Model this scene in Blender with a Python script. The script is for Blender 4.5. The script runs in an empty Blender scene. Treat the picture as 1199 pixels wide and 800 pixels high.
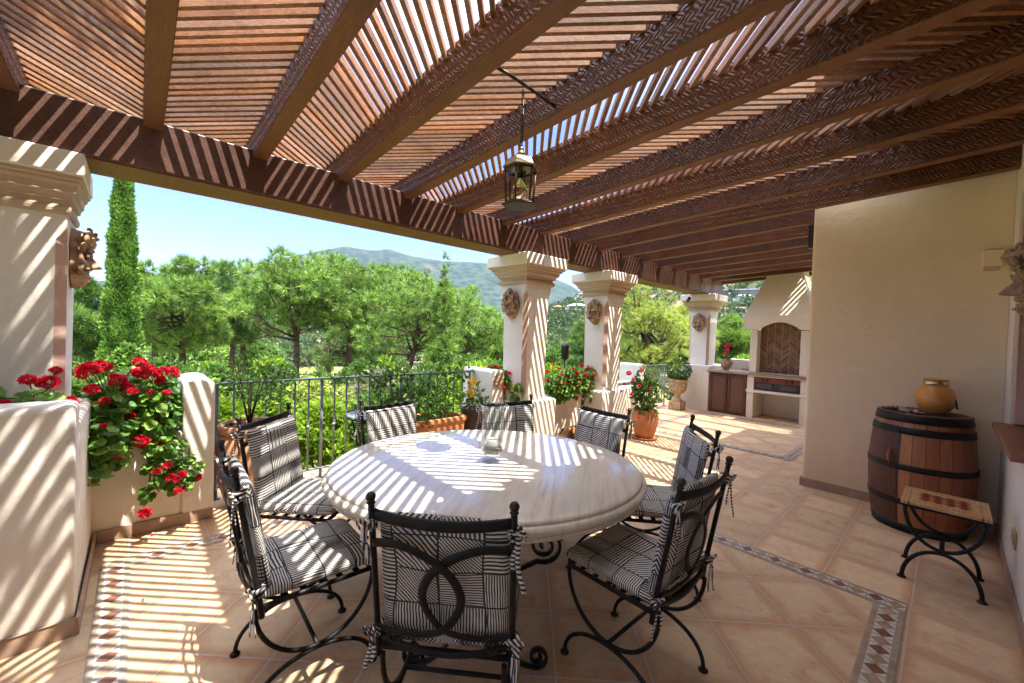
import bpy, bmesh, math, random
import numpy as np
from mathutils import Matrix, Vector, noise as mnoise
random.seed(7); rng = np.random.default_rng(7)
PI = math.pi; R = math.radians
S = bpy.context.scene; C = S.collection

# ------------------------------------------------------------------ camera, sky, sun, exposure
YAW, PITCH, ROLL, FPX, EYE = R(-47.23), R(-1.27), R(1.85), 474.7, 1.5
_F = Vector((math.sin(YAW)*math.cos(PITCH), math.cos(YAW)*math.cos(PITCH), math.sin(PITCH)))
_r = Vector((math.cos(YAW), -math.sin(YAW), 0)); _u = _r.cross(_F)
_R = _r*math.cos(ROLL) + _u*math.sin(ROLL); _U = _u*math.cos(ROLL) - _r*math.sin(ROLL)
cam = bpy.data.cameras.new('camera'); co = bpy.data.objects.new('camera', cam); C.objects.link(co)
m = Matrix.Identity(4)
for i in range(3): m[i][0], m[i][1], m[i][2] = _R[i], _U[i], -_F[i]
m[2][3] = EYE; co.matrix_world = m
cam.sensor_width = 36; cam.lens = FPX/1199*36; cam.clip_start = .05; cam.clip_end = 30000
S.camera = co
SUN = Vector((.38, .09, 1)).normalized()           # towards the sun
w = bpy.data.worlds.new('World'); S.world = w; w.use_nodes = True
nt = w.node_tree; bg = nt.nodes['Background']; sk = nt.nodes.new('ShaderNodeTexSky')
sk.sky_type = 'NISHITA'; sk.sun_disc = False; sk.sun_elevation = math.asin(SUN.z); sk.sun_rotation = math.atan2(SUN.x, SUN.y)
sk.air_density = 1.0; sk.dust_density = .25; sk.ozone_density = 2.0
tint = nt.nodes.new('ShaderNodeMixRGB'); tint.blend_type = 'MULTIPLY'; tint.inputs[0].default_value = 1; tint.inputs[2].default_value = (.67, .69, 1.0, 1)   # clear, deep blue air
nt.links.new(sk.outputs[0], tint.inputs[1]); bg.inputs[1].default_value = .043
# added white fill over the upper sky to lift the shade, clear blue lower down
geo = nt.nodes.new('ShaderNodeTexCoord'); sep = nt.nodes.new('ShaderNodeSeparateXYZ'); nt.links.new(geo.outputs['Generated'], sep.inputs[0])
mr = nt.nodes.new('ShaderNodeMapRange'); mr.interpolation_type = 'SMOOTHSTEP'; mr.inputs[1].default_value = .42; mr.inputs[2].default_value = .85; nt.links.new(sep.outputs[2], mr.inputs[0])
overhead_fill = nt.nodes.new('ShaderNodeMixRGB'); overhead_fill.blend_type = 'ADD'; nt.links.new(mr.outputs[0], overhead_fill.inputs[0]); nt.links.new(tint.outputs[0], overhead_fill.inputs[1]); overhead_fill.inputs[2].default_value = (13.5, 13, 12.2, 1)
nt.links.new(overhead_fill.outputs[0], bg.inputs[0])
sl = bpy.data.lights.new('sun', 'SUN'); sl.energy = 2.1; sl.angle = R(.5); sl.color = (1, .94, .84)
so = bpy.data.objects.new('sun', sl); C.objects.link(so); so.rotation_euler = SUN.to_track_quat('Z', 'Y').to_euler()
S.view_settings.view_transform = 'Standard'; S.view_settings.look = 'None'; S.view_settings.exposure = 3.1; S.view_settings.gamma = 1
S.render.engine = 'CYCLES'
S.cycles.use_denoising = True; S.cycles.denoising_prefilter = 'ACCURATE'; S.cycles.adaptive_threshold = .005
S.cycles.max_bounces = 10; S.cycles.diffuse_bounces = 5; S.cycles.glossy_bounces = 4; S.cycles.transmission_bounces = 6; S.cycles.transparent_max_bounces = 8
S.cycles.caustics_reflective = False; S.cycles.caustics_refractive = False; S.cycles.sample_clamp_indirect = 6

def bear(px, py=400):          # bearing and elevation tangent of a sight line
    d = _R*(px-600) - _U*(py-400) + _F*FPX
    h = math.hypot(d.x, d.y); return math.atan2(d.x, d.y), d.z/h
def far(px, dist, z=0):        # ground point at a distance along a bearing
    a, _ = bear(px); return Vector((math.sin(a)*dist, math.cos(a)*dist, z))
def onx(px, py, X):
    d = _R*(px-600) - _U*(py-400) + _F*FPX; t = X/d.x
    return Vector((X, d.y*t, EYE+d.z*t))

# ------------------------------------------------------------------ materials
class NT:
    def __init__(s, name):
        s.m = bpy.data.materials.new(name); s.m.use_nodes = True; s.t = s.m.node_tree; s.n = s.t.nodes
        s.b = s.n['Principled BSDF']; s.out = s.n['Material Output']
        s.tc = None
    def node(s, typ, **kw):
        n = s.n.new('ShaderNode'+typ)
        for k, v in kw.items():
            if k.startswith('i_'): n.inputs[k[2:].replace('_', ' ')].default_value = v
            else: setattr(n, k, v)
        return n
    def link(s, a, b): s.t.links.new(a, b)
    def coord(s, kind='Object'):
        if not s.tc: s.tc = s.n.new('ShaderNodeTexCoord')
        return s.tc.outputs[kind]
    def mapped(s, scale=(1, 1, 1), rot=(0, 0, 0), loc=(0, 0, 0), kind='Object', tex=False):
        mp = s.node('Mapping')
        if tex: mp.vector_type = 'TEXTURE'; scale = tuple(1/x for x in scale)
        mp.inputs[0].default_value = (0, 0, 0); mp.inputs['Scale'].default_value = scale; mp.inputs['Rotation'].default_value = rot; mp.inputs['Location'].default_value = loc
        s.link(s.coord(kind), mp.inputs[0]); return mp.outputs[0]
    def noise(s, vec, scale, detail=4, rough=.55, dist=0):
        n = s.node('TexNoise'); n.inputs['Scale'].default_value = scale; n.inputs['Detail'].default_value = detail
        n.inputs['Roughness'].default_value = rough; n.inputs['Distortion'].default_value = dist
        if vec is not None: s.link(vec, n.inputs['Vector'])
        return n.outputs['Fac']
    def math(s, op, a, b=None, c=None):
        n = s.node('Math', operation=op)
        for i, v in enumerate((a, b, c)):
            if v is None: continue
            if hasattr(v, 'links'): s.link(v, n.inputs[i])
            else: n.inputs[i].default_value = v
        return n.outputs[0]
    def ramp(s, fac, stops):
        n = s.node('ValToRGB'); e = n.color_ramp.elements
        while len(e) < len(stops): e.new(.5)
        for el, (p, c) in zip(e, stops): el.position = p; el.color = (*c, 1) if len(c) == 3 else c
        s.link(fac, n.inputs[0]); return n.outputs[0]
    def mix(s, fac, a, b, blend='MIX'):
        n = s.node('MixRGB', blend_type=blend)
        for i, v in enumerate((fac, a, b)):
            if hasattr(v, 'links'): s.link(v, n.inputs[i])
            elif i == 0: n.inputs[0].default_value = v
            else: n.inputs[i].default_value = (*v, 1)
        return n.outputs[0]
    def bump(s, h, strength=.3, dist=.01, prev=None):
        n = s.node('Bump'); n.inputs['Strength'].default_value = strength; n.inputs['Distance'].default_value = dist
        s.link(h, n.inputs['Height'])
        if prev is not None: s.link(prev, n.inputs['Normal'])
        return n.outputs[0]
    def set(s, col=None, rough=None, normal=None, metal=None, spec=None, **kw):
        for k, v in (('Base Color', col), ('Roughness', rough), ('Normal', normal), ('Metallic', metal), ('Specular IOR Level', spec)):
            if v is None: continue
            if hasattr(v, 'links'): s.link(v, s.b.inputs[k])
            else: s.b.inputs[k].default_value = (*v, 1) if k == 'Base Color' else v
        for k, v in kw.items(): s.b.inputs[k.replace('_', ' ')].default_value = v
        return s.m

def dim(c, f): return tuple(x*f for x in c)
def simple(name, col, rough=.6, var=.25, scale=12, bump=.0, bscale=60, metal=0, spec=.5, bdist=.004, **kw):
    t = NT(name); n = t.noise(t.coord(), scale, 5)
    c = t.ramp(n, [(.3, dim(col, 1-var)), (.7, dim(col, 1+var*.6))])
    nm = None
    if bump: nm = t.bump(t.noise(t.coord(), bscale, 4), bump, bdist)
    return t.set(c, rough, nm, metal, spec, **kw)

def plaster(name, col, stain=.1):
    t = NT(name); v = t.coord()
    a = t.noise(v, 1.3, 5, .6); b = t.noise(v, 9, 4)
    c = t.ramp(a, [(.3, dim(col, 1-stain)), (.68, col)])
    c = t.mix(t.math('MULTIPLY', b, .22), c, dim(col, .8))
    st = t.noise(t.mapped((3.2, 3.2, .7)), 2.2, 6, .7, .3); c = t.mix(t.math('MULTIPLY', t.math('SUBTRACT', st, .35), .55), c, (col[0]*.78, col[1]*.70, col[2]*.58))
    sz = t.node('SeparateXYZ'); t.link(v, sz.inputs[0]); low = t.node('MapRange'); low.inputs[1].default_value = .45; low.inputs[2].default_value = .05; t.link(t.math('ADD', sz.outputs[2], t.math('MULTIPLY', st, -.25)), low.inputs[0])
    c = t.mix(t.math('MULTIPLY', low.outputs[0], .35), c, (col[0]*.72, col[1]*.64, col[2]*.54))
    n1 = t.bump(t.noise(v, 4.5, 4, .55, .4), .42, .03)
    n2 = t.bump(t.noise(v, 50, 4, .65), .45, .006, n1)
    return t.set(c, .85, n2, spec=.25)

M = {}
M['plaster'] = plaster('cream_plaster', (.81, .675, .485))
M['plaster_white'] = plaster('white_plaster', (.82, .775, .69), .1)
M['plaster_tan'] = plaster('tan_moulding', (.56, .43, .31), .14)
M['pink'] = plaster('pink_plaster', (.58, .40, .32), .1)
M['iron'] = simple('black_iron', (.010, .0095, .0095), .45, .4, 30, .35, 120, 0, .25)
M['iron_brown'] = simple('bronze_iron', (.05, .04, .032), .45, .4, 40, .2, 150, .7)
M['rail_paint'] = simple('grey_rail_paint', (.22, .26, .28), .45, .25, 20, .1, 120, .3)
M['terracotta'] = simple('terracotta', (.50, .21, .085), .75, .3, 7, .25, 60)
M['terracotta_pale'] = simple('weathered_terracotta', (.52, .27, .15), .8, .35, 6, .3, 50)
M['skirting'] = simple('terracotta_skirting', (.36, .24, .165), .6, .25, 9, .15, 60)
M['soil'] = simple('soil', (.05, .033, .022), .95, .5, 30, .8, 60)
M['mask'] = None
M['jug'] = simple('amber_clay', (.62, .27, .06), .38, .2, 9, .15, 40)
M['brass'] = simple('aged_brass', (.26, .20, .11), .35, .4, 30, .15, 90, .9)
M['gold'] = simple('gold_band', (.7, .55, .28), .25, .2, 40, .1, 90, 1)
M['black'] = simple('black_plastic', (.015, .015, .016), .4, .2, 20)
M['wax'] = simple('white_wax', (.85, .83, .78), .5, .04, 20)
M['white_tile'] = simple('white_marble', (.62, .575, .50), .35, .15, 30)
M['brown_tile'] = simple('brown_marble', (.21, .085, .05), .35, .35, 25)
M['tan_tile'] = simple('tan_marble', (.40, .27, .18), .4, .3, 25)
M['grey_tile'] = simple('grey_stone', (.38, .32, .25), .5, .3, 40)
M['grout'] = simple('grout', (.40, .35, .29), .9, .2, 60)
M['wicker'] = None

def m_mask(name, col, dark):
    t = NT(name); v = t.coord(); n = t.noise(v, 14, 5, .65)
    c = t.ramp(n, [(.3, dark), (.55, col), (.75, dim(col, 1.35))])
    return t.set(c, .7, t.bump(t.noise(v, 70, 4), .4, .004), spec=.3)
M['mask'] = m_mask('mask_clay', (.44, .29, .18), (.13, .08, .05))
M['mask_dark'] = m_mask('bronze_clay', (.30, .21, .135), (.09, .06, .04))
M['stone_urn'] = m_mask('urn_stone', (.50, .36, .23), (.30, .2, .13))

def m_tiles(name, size, rot, base, off=(0, 0)):
    t = NT(name)
    mp = t.mapped((1/size, 1/size, 1), (0, 0, rot), (off[0], off[1], 0))
    sx = t.node('SeparateXYZ'); t.link(mp, sx.inputs[0])
    fx = t.math('FRACT', sx.outputs[0]); fy = t.math('FRACT', sx.outputs[1])
    dx = t.math('SUBTRACT', .5, t.math('ABSOLUTE', t.math('SUBTRACT', fx, .5)))
    dy = t.math('SUBTRACT', .5, t.math('ABSOLUTE', t.math('SUBTRACT', fy, .5)))
    wob = t.math('MULTIPLY', t.math('SUBTRACT', t.noise(t.coord(), 26, 3), .5), .012)
    d = t.math('ADD', t.math('MINIMUM', dx, dy), wob)            # 0 at the joint
    gro = t.node('MapRange'); gro.inputs[1].default_value = .008; gro.inputs[2].default_value = .016; t.link(d, gro.inputs[0]); g = gro.outputs[0]
    rim = t.node('MapRange'); rim.inputs[1].default_value = .01; rim.inputs[2].default_value = .16; t.link(d, rim.inputs[0])
    fl = t.node('VectorMath', operation='FLOOR'); t.link(mp, fl.inputs[0])
    wn = t.node('TexWhiteNoise', noise_dimensions='3D'); t.link(fl.outputs[0], wn.inputs[0])
    # cloudy glaze, shifted per tile
    ad = t.node('VectorMath', operation='ADD'); sc = t.node('VectorMath', operation='SCALE'); t.link(wn.outputs['Color'], sc.inputs[0]); sc.inputs['Scale'].default_value = 9
    t.link(t.coord(), ad.inputs[0]); t.link(sc.outputs[0], ad.inputs[1])
    n1 = t.noise(ad.outputs[0], 6, 7, .68, .5); n2 = t.noise(ad.outputs[0], 26, 5, .6)
    pink = (base[0]*.86, base[1]*.64, base[2]*.54); pale = (base[0]*1.12, base[1]*1.17, base[2]*1.2)
    c = t.ramp(n1, [(.30, pink), (.46, base), (.66, pale)])
    edge = t.math('MULTIPLY', t.math('SUBTRACT', 1, rim.outputs[0]), t.math('ADD', .2, t.math('MULTIPLY', n1, .9)))
    edge = t.math('MULTIPLY', edge, t.math('ADD', .35, t.math('MULTIPLY', wn.outputs['Value'], 1.1))); c = t.mix(edge, c, (base[0]*.78, base[1]*.50, base[2]*.38))
    ye = t.math('GREATER_THAN', n1, .57); c = t.mix(t.math('MULTIPLY', ye, .16), c, (base[0]*.9, base[1]*.78, base[2]*.5))
    c = t.mix(.32, c, t.ramp(n2, [(.3, (.55, .55, .55)), (.62, (1, 1, 1))]), 'MULTIPLY')
    val = t.math('ADD', .80, t.math('MULTIPLY', wn.outputs['Value'], .30))
    hs = t.node('HueSaturation'); t.link(val, hs.inputs['Value']); t.link(c, hs.inputs['Color'])
    col = t.mix(g, (.46, .40, .33), hs.outputs[0])
    rough = t.math('ADD', t.math('MULTIPLY', n2, .28), t.math('SUBTRACT', .40, t.math('MULTIPLY', g, -.25)))
    h = t.math('ADD', t.math('MULTIPLY', g, 1), t.math('MULTIPLY', n1, .35))
    nm = t.bump(h, .35, .004); nm = t.bump(t.noise(t.coord(), 60, 4), .14, .003, nm)
    return t.set(col, rough, nm, spec=.55)
TB = (.64, .455, .275)
M['floor'] = m_tiles('terracotta_tiles', .41, 0, TB, (.24, .07))
M['floor_diag'] = m_tiles('diagonal_terracotta_tiles', .425, R(45), TB, (.1, .6))

def m_carved(name, dark, light, bs=1.0):
    # adze-cut chevron scallops along a beam (u = along X or Y, v = Z)
    t = NT(name); sx = t.node('SeparateXYZ'); t.link(t.coord(), sx.inputs[0])
    u = t.math('ADD', sx.outputs[0], sx.outputs[1]); v = sx.outputs[2]
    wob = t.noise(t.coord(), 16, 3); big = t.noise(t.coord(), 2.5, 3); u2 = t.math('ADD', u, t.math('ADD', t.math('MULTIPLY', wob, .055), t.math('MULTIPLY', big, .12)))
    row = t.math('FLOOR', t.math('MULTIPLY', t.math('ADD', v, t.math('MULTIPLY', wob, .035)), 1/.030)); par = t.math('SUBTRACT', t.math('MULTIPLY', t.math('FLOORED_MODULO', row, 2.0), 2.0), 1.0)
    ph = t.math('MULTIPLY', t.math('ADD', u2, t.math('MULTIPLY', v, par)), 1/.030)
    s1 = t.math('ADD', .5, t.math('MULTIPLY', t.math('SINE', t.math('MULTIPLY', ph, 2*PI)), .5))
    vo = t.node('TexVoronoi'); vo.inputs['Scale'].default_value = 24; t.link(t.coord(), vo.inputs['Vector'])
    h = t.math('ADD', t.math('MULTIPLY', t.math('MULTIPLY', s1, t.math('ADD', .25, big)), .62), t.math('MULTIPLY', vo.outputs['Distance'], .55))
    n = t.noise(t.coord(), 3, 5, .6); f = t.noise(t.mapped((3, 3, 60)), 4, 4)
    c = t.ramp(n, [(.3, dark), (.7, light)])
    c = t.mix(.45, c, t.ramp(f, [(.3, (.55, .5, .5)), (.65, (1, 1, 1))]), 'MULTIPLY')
    c = t.mix(.8, c, t.ramp(h, [(.12, (.58, .55, .53)), (.45, (.88, .86, .84)), (.85, (1.16, 1.11, 1.05))]), 'MULTIPLY')  # relief shading put into the colour: scallop grooves darker, crests lighter
    return t.set(c, .42, t.bump(h, bs, .009*bs), spec=.5)
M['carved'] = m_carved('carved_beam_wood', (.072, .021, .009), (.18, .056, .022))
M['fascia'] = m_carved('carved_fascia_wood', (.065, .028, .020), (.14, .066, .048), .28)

def m_wood(name, dark, light, scale=(1, 1, 1), rough=.55, bump=.25):
    t = NT(name); v = t.mapped(scale); n = t.noise(v, 5, 6, .65, 1.2); k = t.noise(t.coord(), 2.2, 4)
    c = t.ramp(n, [(.3, dark), (.55, tuple((a+b)/2 for a, b in zip(dark, light))), (.75, light)])
    c = t.mix(.4, c, t.ramp(k, [(.35, (.55, .5, .48)), (.65, (1, 1, 1))]), 'MULTIPLY')
    return t.set(c, rough, t.bump(n, bump, .004), spec=.35)
def m_slat(name, dark, light, scale, rough):
    t = NT(name); n = t.noise(t.mapped(scale), 5, 6, .65, 1.0); k = t.noise(t.coord(), 2.6, 5, .65); gi = t.node('NewGeometry'); r = gi.outputs['Random Per Island']
    c = t.ramp(n, [(.3, dark), (.55, tuple((a+b)/2 for a, b in zip(dark, light))), (.75, light)])
    c = t.mix(.55, c, t.ramp(k, [(.32, (.42, .38, .35)), (.6, (1, 1, 1))]), 'MULTIPLY')
    hs = t.node('HueSaturation'); t.link(c, hs.inputs['Color']); t.link(t.math('ADD', .68, t.math('MULTIPLY', r, .6)), hs.inputs['Value']); t.link(t.math('ADD', .75, t.math('MULTIPLY', t.math('FRACT', t.math('MULTIPLY', r, 7.3)), .4)), hs.inputs['Saturation'])
    return t.set(hs.outputs[0], rough, t.bump(n, .3, .004), spec=.35)
M['slat'] = m_slat('red_slat_wood', (.21, .090, .045), (.49, .275, .16), (7, 7, 22), .6)
M['under'] = m_wood('ochre_beam_underside', (.14, .056, .023), (.25, .11, .048), (3, 14, 3), .55)
M['door_wood'] = m_wood('dark_door_wood', (.06, .024, .014), (.15, .06, .034), (14, 14, 2), .5)
M['sill'] = m_wood('terracotta_sill', (.22, .09, .05), (.34, .15, .085), (4, 4, 4), .5)

def m_barrel():
    t = NT('barrel_oak'); sx = t.node('SeparateXYZ'); t.link(t.coord(), sx.inputs[0])
    a = t.math('ARCTAN2', sx.outputs[1], sx.outputs[0]); k = t.math('MULTIPLY', a, 26/(2*PI))
    st = t.math('FLOOR', k); wn = t.node('TexWhiteNoise', noise_dimensions='1D'); t.link(st, wn.inputs['W'])
    n = t.noise(t.mapped((24, 24, 2.2)), 2, 6, .65, .8)
    mixv = t.math('ADD', t.math('ADD', .10, t.math('MULTIPLY', wn.outputs['Value'], .40)), t.math('MULTIPLY', n, .40))
    c = t.ramp(mixv, [(.15, (.115, .032, .013)), (.5, (.29, .092, .035)), (.82, (.54, .25, .10))])
    fr = t.math('ABSOLUTE', t.math('SUBTRACT', t.math('FRACT', k), .5))
    gap = t.node('MapRange'); gap.inputs[1].default_value = .455; gap.inputs[2].default_value = .5; t.link(fr, gap.inputs[0])
    c = t.mix(gap.outputs[0], c, (.02, .008, .005))
    h = t.math('SUBTRACT', t.math('MULTIPLY', n, .3), gap.outputs[0])
    return t.set(c, .42, t.bump(h, .5, .005), spec=.45)
M['barrel'] = m_barrel()

def m_fabric():
    t = NT('striped_patchwork_fabric'); uv = t.coord('UV')
    def grid(ox, oy, sx, sy):
        mp = t.mapped((1/sx, 1/sy, 1), (0, 0, 0), (ox, oy, 0), 'UV')
        wob = t.node('VectorMath', operation='ADD'); nz = t.node('TexNoise'); nz.inputs['Scale'].default_value = 5; t.link(uv, nz.inputs['Vector'])
        s = t.node('VectorMath', operation='SCALE'); s.inputs['Scale'].default_value = .14; t.link(nz.outputs['Color'], s.inputs[0])
        t.link(mp, wob.inputs[0]); t.link(s.outputs[0], wob.inputs[1])
        fl = t.node('VectorMath', operation='FLOOR'); t.link(wob.outputs[0], fl.inputs[0])
        wn = t.node('TexWhiteNoise', noise_dimensions='3D'); t.link(fl.outputs[0], wn.inputs[0])
        fr = t.node('VectorMath', operation='FRACTION'); t.link(wob.outputs[0], fr.inputs[0])
        return wn.outputs['Value'], wn.outputs['Color'], fr.outputs[0]
    val, colr, fr = grid(.3, .15, .15, .122)
    sp = t.node('SeparateXYZ'); t.link(uv, sp.inputs[0])
    wv = t.math('MULTIPLY', t.math('SUBTRACT', t.noise(uv, 11, 2), .5), .014)
    x = t.math('ADD', sp.outputs[0], wv); y = t.math('ADD', sp.outputs[1], wv)
    d = t.math('MULTIPLY', t.math('ADD', x, y), .72)
    s1 = t.math('LESS_THAN', val, .46); s2 = t.math('GREATER_THAN', val, .84)
    a = t.math('ADD', t.math('MULTIPLY', x, s1), t.math('MULTIPLY', y, t.math('SUBTRACT', 1, s1)))
    a = t.math('ADD', t.math('MULTIPLY', d, s2), t.math('MULTIPLY', a, t.math('SUBTRACT', 1, s2)))
    sc = t.node('SeparateXYZ'); t.link(colr, sc.inputs[0])
    freq = t.math('ADD', 70, t.math('MULTIPLY', t.math('GREATER_THAN', sc.outputs[1], .62), 36))
    st = t.math('FRACT', t.math('MULTIPLY', a, freq))
    thick = t.math('ADD', .49, t.math('MULTIPLY', t.math('SUBTRACT', t.noise(uv, 25, 2), .5), .3))
    ink = t.math('LESS_THAN', st, thick)
    # cross hatched cells
    st2 = t.math('LESS_THAN', t.math('FRACT', t.math('MULTIPLY', x, 75)), .4)
    ink = t.math('MAXIMUM', ink, t.math('MULTIPLY', st2, t.math('GREATER_THAN', sc.outputs[2], .88)))
    # dark outline of the patch
    sf = t.node('SeparateXYZ'); t.link(fr, sf.inputs[0])
    e = t.math('MINIMUM', sf.outputs[0], sf.outputs[1]); ink = t.math('MAXIMUM', ink, t.math('LESS_THAN', e, .045))
    c = t.mix(ink, (.63, .61, .565), (.045, .043, .046))
    weave = t.noise(uv, 900, 2)
    nm = t.bump(t.noise(uv, 14, 3), .25, .01); nm = t.bump(weave, .15, .001, nm)
    return t.set(c, .9, nm, spec=.15)
M['fabric'] = m_fabric()

def m_travertine():
    t = NT('travertine'); rz = (0, 0, R(127)); v = t.mapped((.9, 13, 6), rz, tex=True)
    n = t.noise(v, 2.2, 8, .68, .25); n2 = t.noise(t.coord(), 2.2, 5); n3 = t.noise(t.mapped((7, 60, 30), rz, tex=True), 2.2, 5, .7); n4 = t.noise(t.mapped((2.5, 34, 12), rz, tex=True), 2.0, 6, .7)
    c = t.ramp(n, [(.28, (.53, .46, .36)), (.45, (.70, .64, .535)), (.68, (.78, .735, .645))])
    c = t.mix(.5, c, t.ramp(n2, [(.35, (.80, .76, .70)), (.65, (1, 1, 1))]), 'MULTIPLY')
    c = t.mix(.34, c, t.ramp(n4, [(.32, (.55, .46, .36)), (.45, (1, 1, 1))]), 'MULTIPLY')
    pit = t.ramp(n3, [(.25, (.30, .23, .16)), (.34, (1, 1, 1))])
    c = t.mix(.7, c, pit, 'MULTIPLY')
    return t.set(c, .13, t.bump(n3, .04, .002), spec=.6)
M['travertine'] = m_travertine()

def m_herring():
    t = NT('herringbone_brick'); sx = t.node('SeparateXYZ'); t.link(t.coord(), sx.inputs[0])
    u, v = sx.outputs[0], sx.outputs[2]
    z = t.math('ABSOLUTE', t.math('SUBTRACT', t.math('FRACT', t.math('MULTIPLY', u, 1/.24)), .5))
    q = t.math('ADD', t.math('MULTIPLY', v, 1/.052), t.math('MULTIPLY', z, 4.2))
    fr = t.math('FRACT', q); rowid = t.math('ADD', t.math('FLOOR', q), t.math('MULTIPLY', t.math('FLOOR', t.math('MULTIPLY', u, 1/.12)), 37))
    wn = t.node('TexWhiteNoise', noise_dimensions='1D'); t.link(rowid, wn.inputs['W'])
    c = t.ramp(wn.outputs['Value'], [(0, (.13, .068, .042)), (.5, (.19, .105, .066)), (1, (.27, .165, .11))])
    g = t.math('LESS_THAN', fr, .17); g = t.math('MAXIMUM', g, t.math('LESS_THAN', z, .018)); g = t.math('MAXIMUM', g, t.math('GREATER_THAN', z, .482))
    c = t.mix(g, c, (.36, .29, .22))
    c = t.mix(.4, c, t.ramp(t.noise(t.coord(), 6, 4), [(.35, (.5, .5, .5)), (.65, (1, 1, 1))]), 'MULTIPLY')
    return t.set(c, .85, t.bump(t.math('SUBTRACT', 1, g), .5, .006), spec=.2)
M['herring'] = m_herring()

def m_lattice():
    t = NT('lattice_door_panel'); sx = t.node('SeparateXYZ'); t.link(t.coord(), sx.inputs[0])
    a = t.math('ADD', sx.outputs[0], sx.outputs[2]); b = t.math('SUBTRACT', sx.outputs[0], sx.outputs[2])
    A = t.math('LESS_THAN', t.math('FRACT', t.math('MULTIPLY', a, 32)), .55); B = t.math('LESS_THAN', t.math('FRACT', t.math('MULTIPLY', b, 32)), .55)
    f = t.math('MAXIMUM', A, B); c = t.mix(f, (.03, .014, .01), (.16, .07, .045))
    return t.set(c, .6, t.bump(f, .5, .004))
M['lattice'] = m_lattice()

def m_stooltop():
    t = NT('painted_stool_tiles'); sx = t.node('SeparateXYZ'); t.link(t.coord(), sx.inputs[0])
    x, y = sx.outputs[0], sx.outputs[1]           # local, centred
    ax = t.math('ABSOLUTE', x); ay = t.math('ABSOLUTE', y)
    def tri(v, p): return t.math('ABSOLUTE', t.math('SUBTRACT', t.math('FRACT', t.math('MULTIPLY', v, 1/p)), .5))
    dia = t.math('LESS_THAN', t.math('ADD', tri(x, .056), tri(y, .045)), .68)
    cen = t.math('MULTIPLY', t.math('LESS_THAN', ax, .115), t.math('LESS_THAN', ay, .10))
    dots = t.math('LESS_THAN', t.math('ADD', tri(x, .024), tri(y, .03)), .3)
    bor = t.math('MULTIPLY', t.math('GREATER_THAN', ax, .145), t.math('LESS_THAN', ax, .178))
    bor2 = t.math('MULTIPLY', t.math('GREATER_THAN', ay, .13), t.math('LESS_THAN', ay, .165))
    msk = t.math('MAXIMUM', t.math('MULTIPLY', dia, cen), t.math('MULTIPLY', dots, t.math('MAXIMUM', bor, bor2)))
    c = t.mix(msk, t.ramp(t.noise(t.coord(), 25, 4), [(.3, (.42, .24, .10)), (.7, (.60, .38, .17))]), (.19, .022, .014))
    return t.set(c, .4, t.bump(t.noise(t.coord(), 60, 3), .15, .002), spec=.5)
M['stooltop'] = m_stooltop()

def m_mosaic_top():
    t = NT('mosaic_table_top'); vo = t.node('TexVoronoi'); vo.inputs['Scale'].default_value = 26; t.link(t.coord(), vo.inputs['Vector'])
    sp = t.node('SeparateXYZ'); t.link(vo.outputs['Color'], sp.inputs[0])
    c = t.ramp(sp.outputs[0], [(.2, (.05, .07, .08)), (.5, (.14, .19, .2)), (.8, (.36, .40, .40))])
    return t.set(c, .35)
M['mosaictop'] = m_mosaic_top()

def m_wicker():
    t = NT('woven_wicker'); sx = t.node('SeparateXYZ'); t.link(t.coord(), sx.inputs[0])
    a = t.math('SINE', t.math('MULTIPLY', t.math('ADD', sx.outputs[0], sx.outputs[1]), 190)); b = t.math('SINE', t.math('MULTIPLY', sx.outputs[2], 240))
    f = t.math('MULTIPLY', a, b); c = t.ramp(f, [(.2, (.035, .022, .015)), (.8, (.17, .12, .085))])
    return t.set(c, .8, t.bump(f, .6, .006))
M['wicker'] = m_wicker()

def m_leaf(name, dark, mid, light, transl=.35, nscale=3, rough=.45):
    t = NT(name); at = t.node('Attribute', attribute_name='rnd')
    n = t.noise(t.coord(), nscale, 3)
    f = t.math('ADD', t.math('MULTIPLY', at.outputs['Fac'], .55), t.math('MULTIPLY', n, .45))
    c = t.ramp(f, [(.2, dark), (.5, mid), (.8, light)])
    t.set(c, rough, spec=.3)
    tr = t.node('BsdfTranslucent'); t.link(t.mix(.6, c, tuple(min(1, x*1.5) for x in light)), tr.inputs[0])
    ms = t.node('MixShader'); ms.inputs[0].default_value = transl
    t.link(t.b.outputs[0], ms.inputs[1]); t.link(tr.outputs[0], ms.inputs[2]); t.link(ms.outputs[0], t.out.inputs[0]); return t.m
M['geranium'] = m_leaf('geranium_leaf', (.035, .11, .02), (.10, .235, .036), (.24, .40, .06), .34, 6)
M['red_petal'] = m_leaf('red_petal', (.50, .006, .03), (.74, .014, .05), (.88, .035, .085), .25, 20)
M['pink_petal'] = m_leaf('pink_petal', (.55, .01, .06), (.75, .03, .11), (.85, .10, .18), .2, 20)
M['yellow_petal'] = m_leaf('yellow_petal', (.75, .35, .01), (.9, .55, .02), (.95, .7, .05), .25, 20)
M['pine'] = m_leaf('pine_needles', (.022, .058, .013), (.10, .20, .032), (.28, .42, .07), .2, .5)
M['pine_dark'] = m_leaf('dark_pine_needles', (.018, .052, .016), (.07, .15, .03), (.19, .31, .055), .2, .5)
M['cypress'] = m_leaf('cypress_foliage', (.03, .085, .014), (.085, .19, .028), (.19, .32, .05), .25, 1.2)
M['shrub'] = m_leaf('lime_shrub_leaf', (.04, .10, .010), (.12, .225, .018), (.28, .41, .03), .38, 1.2)
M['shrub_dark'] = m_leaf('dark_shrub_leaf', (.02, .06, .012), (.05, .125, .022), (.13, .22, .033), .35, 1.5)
M['box'] = m_leaf('box_leaf', (.02, .06, .012), (.05, .12, .02), (.12, .21, .03), .25, 9)
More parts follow.
